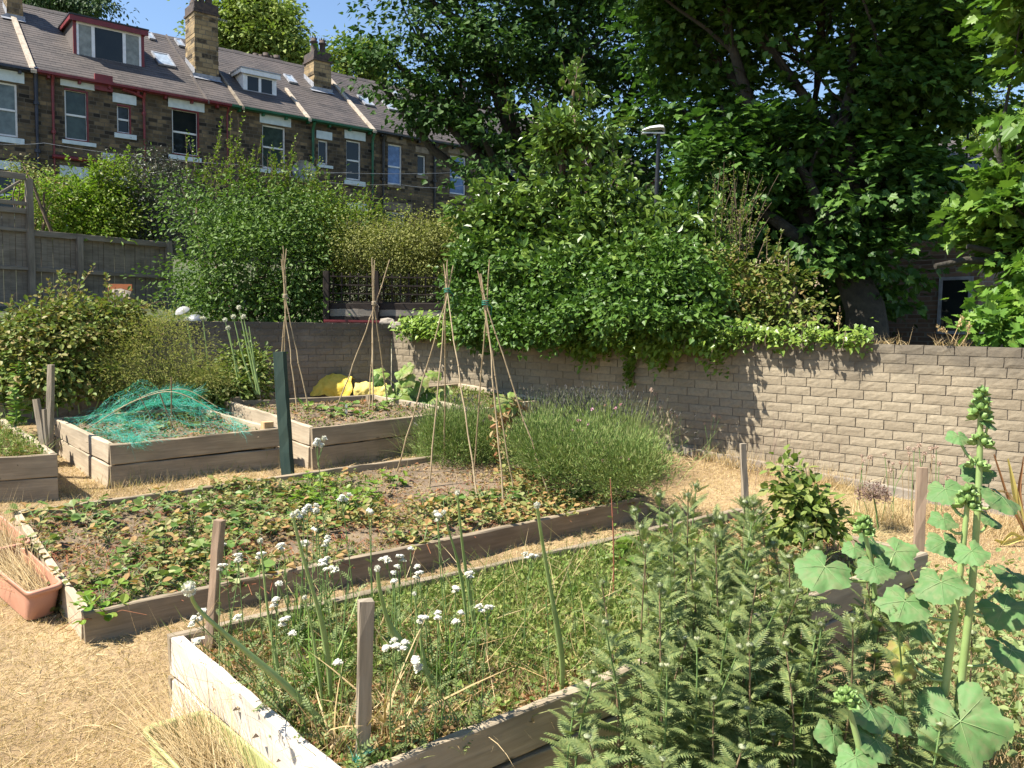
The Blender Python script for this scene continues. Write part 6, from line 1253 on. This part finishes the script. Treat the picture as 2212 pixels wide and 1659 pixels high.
# red-stemmed weed, beetroot, pink campion
leafy('red_stemmed_weed', 'tall red-stemmed weed at the right of the front bed', 'plant', G(1325,1300,.28), .62, 12, .07, 'weed', T_oval(.2), M_stemr, .005, (-.05,0))
for (u, v, lab) in ((1365,1195,'beetroot plant with glossy leaves, leftmost of its row'),(1400,1190,'beetroot plant with reddish veins in the middle of the row'),(1440,1215,'beetroot plant at the right of its row'),(1350,1225,'small yellowing beetroot plant in front of the row')): rosette('beetroot_plant', lab, 'plant', G(u, v, .28), 8, .13, 'broad', T_oval(.26,.1,.25), .06, 'beetroot plants', 1.3, .004, M_stemr)
for i, (u, v, h_) in enumerate(((1255,1080,.62),(1290,1090,.5),(1335,1110,.42),(1225,1065,.5),(1300,1060,.7))):
    root = leafy('pink_campion', ['tall pink-flowered weed before the big lavender','pink-flowered weed leaning over the plank','lowest pink-flowered weed at the plank end','pink-flowered weed left of the others before the lavender','pink-flowered weed deepest inside the lavender'][i], 'plant', G(u, v, .1), h_, 12, .05, 'weed', T_oval(.16), M_stem, .003, (rng.normal(0,.15),0), 'pink-flowered weeds before the lavender', droop=.0)
    mb = MB(); q = wm(root).translation
    for k in range(4): c_ = np.array(q)+[rng.normal(0,.05), rng.normal(0,.04), h_*rng.uniform(.85,1.02)]; leaves(mb, np.repeat(c_[None],6,0), rdir(6), rdir(6), .016, T_round)
    obj('flowers', mb, leafm('pink_petal', [(.6,.3,.4),(.7,.42,.5)]), root)['kind'] = 'stuff'
# run-to-seed greens, purple seed head, dried onions
root = foliage_plant('leafy_greens', 'tall bolted leafy greens with brown flower stalks left of the purple seed head', 'plant', G(1735,1190,.2), [L3(1718,1070,4.6,26,40,.12), L3(1760,1125,4.5,24,38,.12), L3(1695,1010,4.7,10,22,.06), L3(1740,1010,4.7,12,30,.07), L3(1700,1130,4.55,20,34,.1)], 210, 8, .04, .055, T_oval(.34), 'weed', r=.004, clump=1.2)
mb = MB(); n_ = 60; b_ = np.array([G(1725+rng.normal(0,22), 1150, .3) for _ in range(n_)]); blades(mb, b_, nrm(rdir(n_)*.12+[0,0,1]), rng.uniform(.25,.5,n_), .005, rng.normal(0,.04,(n_,3))); obj('seed_stalks', mb, leafm('orange_brown_stalk', [(.45,.28,.08),(.35,.2,.07),(.3,.3,.1)]), root)
f_ = G(1897,1145,.0); c_ = P(1886,1066,f_[1]); root = empty('purple_seed_head', f_, 'big round purple-brown allium seed head on a thick stalk', 'seed head'); mb = MB(); tube(mb, [f_, P(1893,1105,f_[1]), c_], [.008,.007,.006], 7); obj('stem', mb, M_stem, root)
mb = MB(); n_ = 420; o_ = rdir(n_); o_[:,2] = np.abs(o_[:,2])*1.0-.15; o_ = nrm(o_); R_ = .128*rng.uniform(.7,1.05,n_)
blades(mb, np.repeat((c_-[0,0,.03])[None],n_,0), o_, R_, .0022, o_*0, seg=2); leaves(mb, c_-[0,0,.03]+o_*R_[:,None], rdir(n_), rdir(n_), .009, T_round); leaves(mb, c_-[0,0,.03]+o_*R_[:,None], rdir(n_), rdir(n_), .009, T_round); obj('seed_ball', mb, LM['purple'], root)
def dried(pts, gname, lab, base_v, lm='seed', hr=.017):
    for i, (u, v) in enumerate(pts):
        f_ = G(u+rng.normal(0,14), base_v+rng.normal(0,10)); e = P(u, v, f_[1]); root = empty('dried_onion_head', f_, lab, 'dried flower', gname); mb = MB(); tube(mb, [f_, (f_+e)/2+rng.normal(0,.02,3), e], .0028, 5); obj('stem', mb, M_stem if i % 2 else M_cane, root); mb = MB(); ball(mb, e, hr*rng.uniform(.7,1.15), 60); lathe(mb, [(0,-hr*.6),(hr*.55,0),(0,hr*.6)], e, 7); obj('seed_ball', mb, LM[lm], root)
w5 = lambda x, y: (1646+x*.2977, 685.7+y*.2977); w7 = lambda x, y: (1096.6+x*.2976, 685.7+y*.2976)
dried([w5(*q) for q in ((725,1005),(735,1040),(785,1015),(890,995),(920,1045),(950,1060),(1010,1055),(1055,1065),(1060,950),(1140,930),(1070,990),(1105,955),(1150,1040),(1180,990),(1225,950),(1265,945),(1240,1010),(1440,1065),(1500,995),(1345,1160),(1350,1185),(720,1100),(935,1110),(1285,1060))], 'dried onion heads at the right', 'small pinkish dried onion head before the tan wall, near the flat stake', 1120)
dried([w7(*q) for q in ((1045,525),(1070,555),(1110,650),(1165,670),(1210,695),(1155,740),(1230,715),(1185,690),(1480,700),(1500,715),(1410,750),(1430,770),(1475,800),(1540,720),(1545,745),(1155,780),(1730,880),(1745,900),(1515,1100))], 'dried onion heads between lavender and stake', 'small tan dried onion head before the tan wall, right of the big lavender', 985)
mb = MB(); n_ = 70; b_ = np.array([G(1700+rng.normal(0,60), 1050+rng.normal(0,14)) for _ in range(n_)]); blades(mb, b_, nrm(rdir(n_)*.25+[0,0,1]), rng.uniform(.3,.75,n_), .003, rng.normal(0,.12,(n_,3)), seg=4); tag(obj('thin_seed_stalks', mb, LM['purple']), 'wispy reddish seed stalks before the tan wall', kind='stuff')
for (u, v, h_, lab) in ((1425,960,.3,'small weed at the foot of the wall right of the lavender'),(1530,975,.42,'dry weed with curled leaves beside the whitish stick'),(1560,980,.35,'second dry weed beside the whitish stick')): leafy('wall_weed', lab, 'plant', G(u, v), h_, 12, .06, 'weed' if 'small' in lab else 'rasp', T_oval(.3), M_stemb, .004, (0,0), 'weeds at the foot of the wall', per=2)
leafy('thistle', 'dark upright plant silhouetted at the foot of the tan wall', 'plant', G(1655,990), .5, 20, .06, 'grey', T_oval(.2), M_stemb, .005, (0,0), per=2)
# strap-leaved plant at the right edge
f_ = G(2210,1170); root = empty('strap_leaved_plant', f_, 'yellow-striped strap-leaved plant at the right edge below the wall', 'plant'); mb = MB()
for (pix, w_, mi) in (([(2215,1150),(2195,1075),(2178,990)],.05,0),([(2215,1150),(2180,1085),(2148,980)],.022,1),([(2215,1160),(2170,1175),(2150,1165)],.035,0),([(2215,1150),(2200,1060),(2212,985)],.03,1),([(2215,1165),(2185,1150),(2155,1185)],.03,0),([(2215,1140),(2180,1062),(2135,1058)],.02,2)):
    q = np.array([P(u, v, f_[1]-.1) for u, v in pix]); T_ = np.linspace(0,1,9); q = np.stack([np.interp(T_, [0,.5,1], q[:,i]) for i in range(3)],-1); q[1:-1] = (q[:-2]+2*q[1:-1]+q[2:])/4; sd = nrm(np.cross(nrm(q[-1]-q[0]), [0,-1,.1])); w2 = (w_*np.sin(PI*(.2+.78*T_)))[:,None]; ce = q+[0,.012,-.012]
    V = np.stack([q-sd*w2*.5, ce, q+sd*w2*.5],1).reshape(-1,3); i = np.arange(8)*3; mb.add(V, np.concatenate([np.stack([i,i+1,i+4,i+3],-1), np.stack([i+1,i+2,i+5,i+4],-1)]), mi, True)
obj('leaves', mb, [leafm('yellow_strap', [(.6,.48,.12),(.65,.55,.2)]), leafm('bronze_strap', [(.28,.13,.06),(.35,.17,.08)]), LM['straw']], root)
# ============================================================ feathery clump, bottom right
def fern_plant(h_, nl):
    root = bpy.data.objects.new('feathery_plant', None); C.objects.link(root); t = np.linspace(0,1,9)[:,None]; top = np.array([rng.normal(0,.05), rng.normal(0,.05), h_]); p = top*t+np.array([rng.normal(0,.03),rng.normal(0,.03),0])*np.sin(t*PI); mb = MB(); tube(mb, p, np.linspace(.0055,.0025,9), 6); obj('stem', mb, M_stemb if rng.random() < .4 else M_stem, root, at=(0,0,0))
    mb = MB(); tt = .12+.86*np.linspace(0,1,nl)**.8; pos = np.stack([np.interp(tt, t[:,0], p[:,i]) for i in range(3)],-1); a = np.arange(nl)*2.4+rng.normal(0,.3,nl); el = .15+.95*tt+rng.normal(0,.2,nl)-.35*(tt<.4); d_ = np.stack([np.cos(a), np.sin(a), el],-1); sz = .205*(1.05-.62*tt)*rng.uniform(.8,1.2,nl)
    k = tt > .42; leaves(mb, pos[k], d_[k], nrm(rdir(k.sum())*.3+[0,0,1]), sz[k], fl9, 0); k = ~k; leaves(mb, pos[k], d_[k]-[0,0,.3], nrm(rdir(k.sum())*.5+[0,0,1]), sz[k]*.95, fl9, 1); obj('leaves', mb, [LM['fern'], LM['fernpale']], root, at=(0,0,0))
    mb = MB(); m_ = 22; c_ = top+rng.normal(0,.012,(m_,3)); leaves(mb, c_, nrm(rdir(m_)*.5+[0,0,1]), rdir(m_), .035, fl6, 0); lathe(mb, [(0,-.012),(.011,-.004),(.013,.004),(0,.012)], top+[0,0,.015], 7, 1); obj('flower_bud', mb, [LM['fern'], M_budpale], root, at=(0,0,0)); return root
M_budpale = plain('pale_bud', (.2,.25,.14), (.3,.3,.18), 60, .8, .3)
fps = [fern_plant(1.0, n_) for n_ in (32,28,36,30,34,29)]; fu = [False]*6; placed = []; tries = 0
def topv(u): return np.interp(u, [1250,1290,1340,1400,1480,1560,1640,1720,1800,1900,2000], [1580,1400,1290,1220,1075,1060,1095,1150,1190,1250,1330])
while len(placed) < 135 and tries < 5000:
    tries += 1; u = rng.uniform(1262,1990); v = topv(u)+ (rng.random()**1.3)*(1640-topv(u)); hh = np.interp(v, [1060,1250,1450,1640], [1.0,.92,.75,.55])*rng.uniform(.92,1.05)
    if u > 1780 and rng.random() < .45: continue
    tp = G(u, v, hh); b_ = tp-[0,0,hh]
    if any((b_[0]-q[0])**2+(b_[1]-q[1])**2 < .0085 for q in placed): continue
    if inquad(b_[0], b_[1], bF) and v > 1200 and False: continue
    placed.append(b_); k = int(rng.integers(6)); M = Matrix.Translation(Vector(b_)) @ Matrix.Rotation(rng.normal(0,.13),4,'X') @ Matrix.Rotation(rng.normal(0,.13),4,'Y') @ Matrix.Rotation(rng.uniform(0,6.3),4,'Z') @ Matrix.Diagonal((.95,.95,hh,1))
    if not fu[k]: fps[k].matrix_basis = M; fu[k] = True; o = fps[k]
    else: o = copy_thing(fps[k], M)
    tag(o, 'grey-green feathery-leaved stem in the tall clump at the bottom right', 'feathery plant', 'feathery stems of the tall clump')
tuft_band(G(1300,1620), G(1950,1560), 900, .2, .006, 'straw', .25, 'dry_grass', 'withered stalks and litter under the feathery clump')
mb = MB(); n_ = 2600; b_ = np.array([G(rng.uniform(1950,2260), rng.uniform(1290,1700)) for _ in range(n_)]); pos = b_+np.stack([rng.normal(0,.03,n_), rng.normal(0,.03,n_), rng.random(n_)*.3],-1); leaves(mb, pos, rdir(n_), nrm(rdir(n_)*.6+[0,0,1]), .045*rng.uniform(.5,1.3,n_), T_oval(.3), 0); blades(mb, b_, nrm(rdir(n_)*.5+[0,0,1]), rng.uniform(.05,.3,n_), .004, rng.normal(0,.3,(n_,3)), 1); tag(obj('weeds', mb, [LM['fernpale'], LM['straw']]), 'mixed weeds round the feet of the hollyhocks', kind='stuff')
# ============================================================ hollyhocks
M_hleaf = leafm('hollyhock_leaf_green', [(.095,.19,.085),(.125,.23,.10)], .6, .3, .35, ((.16,.22,.09), 34.)); M_hdark = M_hleaf; M_hwilt = leafm('yellowing_hollyhock_leaf', [(.33,.34,.1),(.26,.3,.09)], .6, .4, .3, ((.3,.2,.09), 12.))
def budcluster(root, c_, n_, R, hgt, up_=(0,0,1)):
    mb = MB()
    for k in range(n_):
        t = k/max(1,n_-1); a = k*2.4; r = R*(1-.55*t); q = c_+np.array([math.cos(a)*r, math.sin(a)*r, hgt*t]); ax = nrm(np.array([math.cos(a), math.sin(a), .5+t])); s_ = .0175*(1-.35*t)
        lathe(mb, [(.003,-s_*.7),(s_*.6,-s_*.45),(s_*.75,0),(s_*.5,s_*.55),(.001,s_*.95)], q, 8, 0, axis=ax)
        for j in range(5):
            b_ = j*2*PI/5; x_ = nrm(np.cross(ax, [0.3,.2,1.])); y_ = np.cross(ax, x_); o = x_*math.cos(b_)+y_*math.sin(b_); leaves(mb, [q-ax*s_*.55+o*s_*.35], [o*.9+ax*.75], [ax], s_*1.75, T_oval(.34,.15,-.15), 0)
    obj('bud_cluster', mb, M_bud, root)
def hollyhock(label, pix, d_, r_, lv, buds, dtop=0.):
    k = len(pix); p = np.array([P(u, v, d_-dtop*i/(k-1)) for i, (u, v) in enumerate(pix)]); T_ = np.linspace(0,1,14); q = np.stack([np.interp(T_, np.linspace(0,1,k), p[:,i]) for i in range(3)],-1); q[1:-1] = (q[:-2]+2*q[1:-1]+q[2:])/4
    root = empty('hollyhock', q[0], label, 'hollyhock', 'hollyhocks at the bottom right'); mb = MB(); tube(mb, q, np.linspace(r_, r_*.6, 14), 10); obj('stem', mb, M_stemp, root)
    for (u, v, rp, dk, dd) in lv:
        dz = q[:,1].mean()+dd; c_ = P(u, v, dz); R = rp/F*dz*1.08; j = np.argmin(np.abs(q[:,2]-(c_[2]-.05))); out = c_-q[j]; tip = nrm(np.array([out[0]*2.5, -.55, -.35])) if dk != 2 else nrm(np.array([.1, -.5, -.8])); nn = nrm(np.array([-.25 if not dk else (.45 if dk == 1 else -.15), -.62 if dk < 2 else -.8, .8 if dk < 2 else .55])+rng.normal(0,.12,3))
        umbrella_leaf(root, c_-tip*R*.35, tip, nn, R, [M_hleaf, M_hdark, M_hleaf, M_hwilt][int(dk)], q[j], .0055, wilt=.5 if dk == 3 else .0)
    for (u, v, n_, R, hg) in buds: budcluster(root, P(u, v, d_-dtop), n_, R, hg)
    return root
hollyhock('tallest hollyhock, its bud spike standing out against the tan wall', [(2066,1560),(2085,1400),(2102,1250),(2112,1100),(2117,980),(2118,880)], 2.55, .0135,
   [(2072,948,24,0,.03),(2140,918,20,1,-.02),(2119,1025,34,0,.04),(2173,1085,44,1,-.05),(2181,1328,46,0,-.05),(2147,1126,30,1,.05),(2085,1592,88,2,-.22),(2200,1420,50,1,-.1),(2200,1250,40,1,.05)],
   [(2117,905,16,.02,.09),(2118,960,6,.022,.03),(2110,1010,4,.022,.02)])
hollyhock('hollyhock with pale bud cluster just left of the tallest one', [(2040,1500),(2052,1400),(2068,1290),(2080,1190),(2090,1085)], 2.45, .0125,
   [(2045,1066,36,0,.05),(2039,1128,28,0,0),(2035,1272,52,0,-.06),(2045,1180,36,0,.05),(1949,1312,52,0,-.04),(1990,1360,40,1,.06),(2104,1200,34,0,-.06),(1962,1440,34,3,.0),(2018,1540,38,1,-.03),(1950,1405,36,3,.1)],
   [(2090,1095,14,.022,.06)])
hollyhock('shorter hollyhock with a light green bud tip over the feathery clump', [(1893,1430),(1892,1330),(1887,1240),(1870,1160),(1866,1140)], 2.75, .0105,
   [(1773,1238,58,0,-.05),(1892,1236,38,0,-.08),(1945,1203,42,0,.06),(1890,1180,30,1,.04),(1845,1190,24,0,0)], [(1866,1150,14,.02,.05)])
hollyhock('lowest hollyhock, pale bud rosette near the bottom of the photo', [(1868,1700),(1858,1620),(1842,1560),(1832,1525)], 2.15, .0105,
   [(1885,1548,52,1,.05),(1900,1615,44,1,.0),(1850,1650,40,0,-.04),(1800,1600,38,1,.06),(1945,1560,40,1,.1)], [(1830,1515,13,.02,.03)])
# ============================================================ troughs
M_terra = plain('terracotta_plastic', (.52,.26,.17), (.42,.20,.13), 5, .5, .15); M_lime = plain('lime_plastic', (.40,.42,.18), (.32,.33,.13), 4, .4, .12)
def trough(label, rim, h_, mat, grass, gl=.3, inset=.8, n_=260, fill='straw'):
    rim = [np.asarray(q) for q in rim]; ctr = np.mean(rim, 0); root = empty('planter_trough', up_(ctr, h_), label, 'planter')
    def loop(sc, dz, k=5, rr=.05):
        cs = [ctr+(q-ctr)*[sc,sc,1]+[0,0,dz] for q in rim]; out = []
        for i in range(4):
            a, b_, c_ = cs[i-1], cs[i], cs[(i+1) % 4]; p0 = b_+nrm(a-b_)*rr; p1 = b_+nrm(c_-b_)*rr
            for t in np.linspace(0,1,k): out.append((1-t)**2*p0+2*t*(1-t)*b_+t*t*p1)
        return np.array(out)
    Ls = [loop(.97,-.022), loop(1.03,-.022), loop(1.035,-.002), loop(1.02,.003), loop(.955,.003), loop(.94,-.006), loop(.9,-h_*.45), loop(inset-.04,-h_*.9)]
    body = [loop(.97,-.022), loop(.93,-h_*.35), loop(.935,-h_*.37), loop(inset,-h_)]; m_ = len(Ls[0])
    def skin(mb, R):
        V = np.concatenate(R); i = np.arange(len(R)-1)[:,None]*m_; j = np.arange(m_)[None]; k = (j+1) % m_; mb.add(V, np.stack([i+j, i+k, i+m_+k, i+m_+j],-1).reshape(-1,4), 0, True)
    mb = MB(); skin(mb, Ls); skin(mb, body); mb.add(body[-1], [tuple(range(m_))]); obj('tub', mb, mat, root)
    so_ = loop(.89,-h_*.42); mb = MB(); mb.add(np.concatenate([so_, [ctr-[0,0,h_*.36]]]), [(i, (i+1) % m_, m_) for i in range(m_)], 0, True); obj('soil', mb, M_soil, root)
    s_, t_ = rng.uniform(.08,.92,n_), rng.uniform(.1,.9,n_); b_ = bil([ctr+(q-ctr)*[.86,.86,1]-[0,0,h_*.4] for q in rim], s_, t_); mb = MB(); blades(mb, b_, nrm(rdir(n_)*.5+np.array(grass)), rng.uniform(.5,1,n_)*gl, .0028, rng.normal(0,.3,(n_,3))+np.array([*grass[:2],0])*.5, seg=5); obj('dead_grass', mb, LM[fill], root)['kind'] = 'stuff'
R_ = lambda pts, h_: [G(u, v, h_) for u, v in pts]
trough('long terracotta trough of dead grass against the left end of the strawberry bed', R_([(60,1283),(137,1260),(50,1180),(-45,1198)], .17), .17, M_terra, (-.7,.5,.5), .34, .82, 420)
trough('second terracotta trough behind the first, cut by the left edge of the photo', R_([(-25,1190),(68,1170),(0,1112),(-90,1128)], .19), .19, M_terra, (-.3,.2,.9), .3, .82, 260)
trough('lime green plastic trough with dead grass beside the white plank', R_([(438,1716),(690,1738),(447,1533),(305,1573)][::1], .2), .2, M_lime, (-.6,.5,.7), .38, .85, 520)
# a few small finds
mb = MB(); q = G(770,1648,.30); n_ = 60; blades(mb, np.repeat(q[None],n_,0)+rng.normal(0,.008,(n_,3)), nrm(rdir(n_)+[.2,0,.6]), .05, .003, rng.normal(0,.5,(n_,3))); tag(obj('teal_string', mb, LM['net']), 'frayed scrap of teal string at the foot of the front stake', 'string')
for (u,v,lab) in ((140,1283,'withered cluster of leaves spilling between trough and bed corner'),(60,1240,'x')):
    if lab == 'x': continue
    foliage_plant('strawberry_tangle', lab, 'plant', G(u+30, v+25), [L3(165,1290,4.5,30,24,.1), L3(190,1310,4.45,24,22,.08), L3(235,1275,4.6,50,14,.1)], 120, 8, .03, .035, T_straw, 'strawdry', r=.002, clump=1.2)
# ============================================================ camera, sun, sky
cam = bpy.data.cameras.new('camera'); co = bpy.data.objects.new('camera', cam); C.objects.link(co)
M = Matrix.Identity(4)
for i in range(3): M[i][0], M[i][1], M[i][2], M[i][3] = RT[i], UP[i], -FW[i], CAM[i]
co.matrix_world = M; cam.sensor_width = 36; cam.sensor_fit = 'HORIZONTAL'; cam.lens = 36*F/2212; cam.clip_start = .05; cam.clip_end = 2000
bpy.context.scene.camera = co
AZ, EL = math.radians(196), math.radians(55)
sv = Vector((math.cos(AZ)*math.cos(EL), math.sin(AZ)*math.cos(EL), math.sin(EL)))
sl = bpy.data.lights.new('sun', 'SUN'); sl.energy = 5.0; sl.angle = math.radians(.55); sl.color = (1.,.94,.83)
so = bpy.data.objects.new('sun', sl); C.objects.link(so); so.rotation_euler = sv.to_track_quat('Z','Y').to_euler(); so.location = (-20,-6,30)
w = bpy.data.worlds.new('World'); bpy.context.scene.world = w; w.use_nodes = True; nt = w.node_tree
bg = nt.nodes['Background']; sk = nt.nodes.new('ShaderNodeTexSky'); sk.sky_type = 'NISHITA'; sk.sun_disc = False
sk.sun_elevation = EL; sk.sun_rotation = math.atan2(sv.x, sv.y); sk.air_density = 1.0; sk.dust_density = .0; sk.ozone_density = 2.6
nt.links.new(sk.outputs[0], bg.inputs[0]); bg.inputs[1].default_value = .082
s = bpy.context.scene; s.view_settings.view_transform = 'Standard'; s.view_settings.look = 'None'; s.view_settings.exposure = 1.34; s.view_settings.gamma = 1
s.cycles.max_bounces = 6; s.cycles.diffuse_bounces = 2; s.cycles.transmission_bounces = 3; s.cycles.glossy_bounces = 2; s.cycles.transparent_max_bounces = 4
s.cycles.use_denoising = True
s.cycles.sample_clamp_indirect = 6
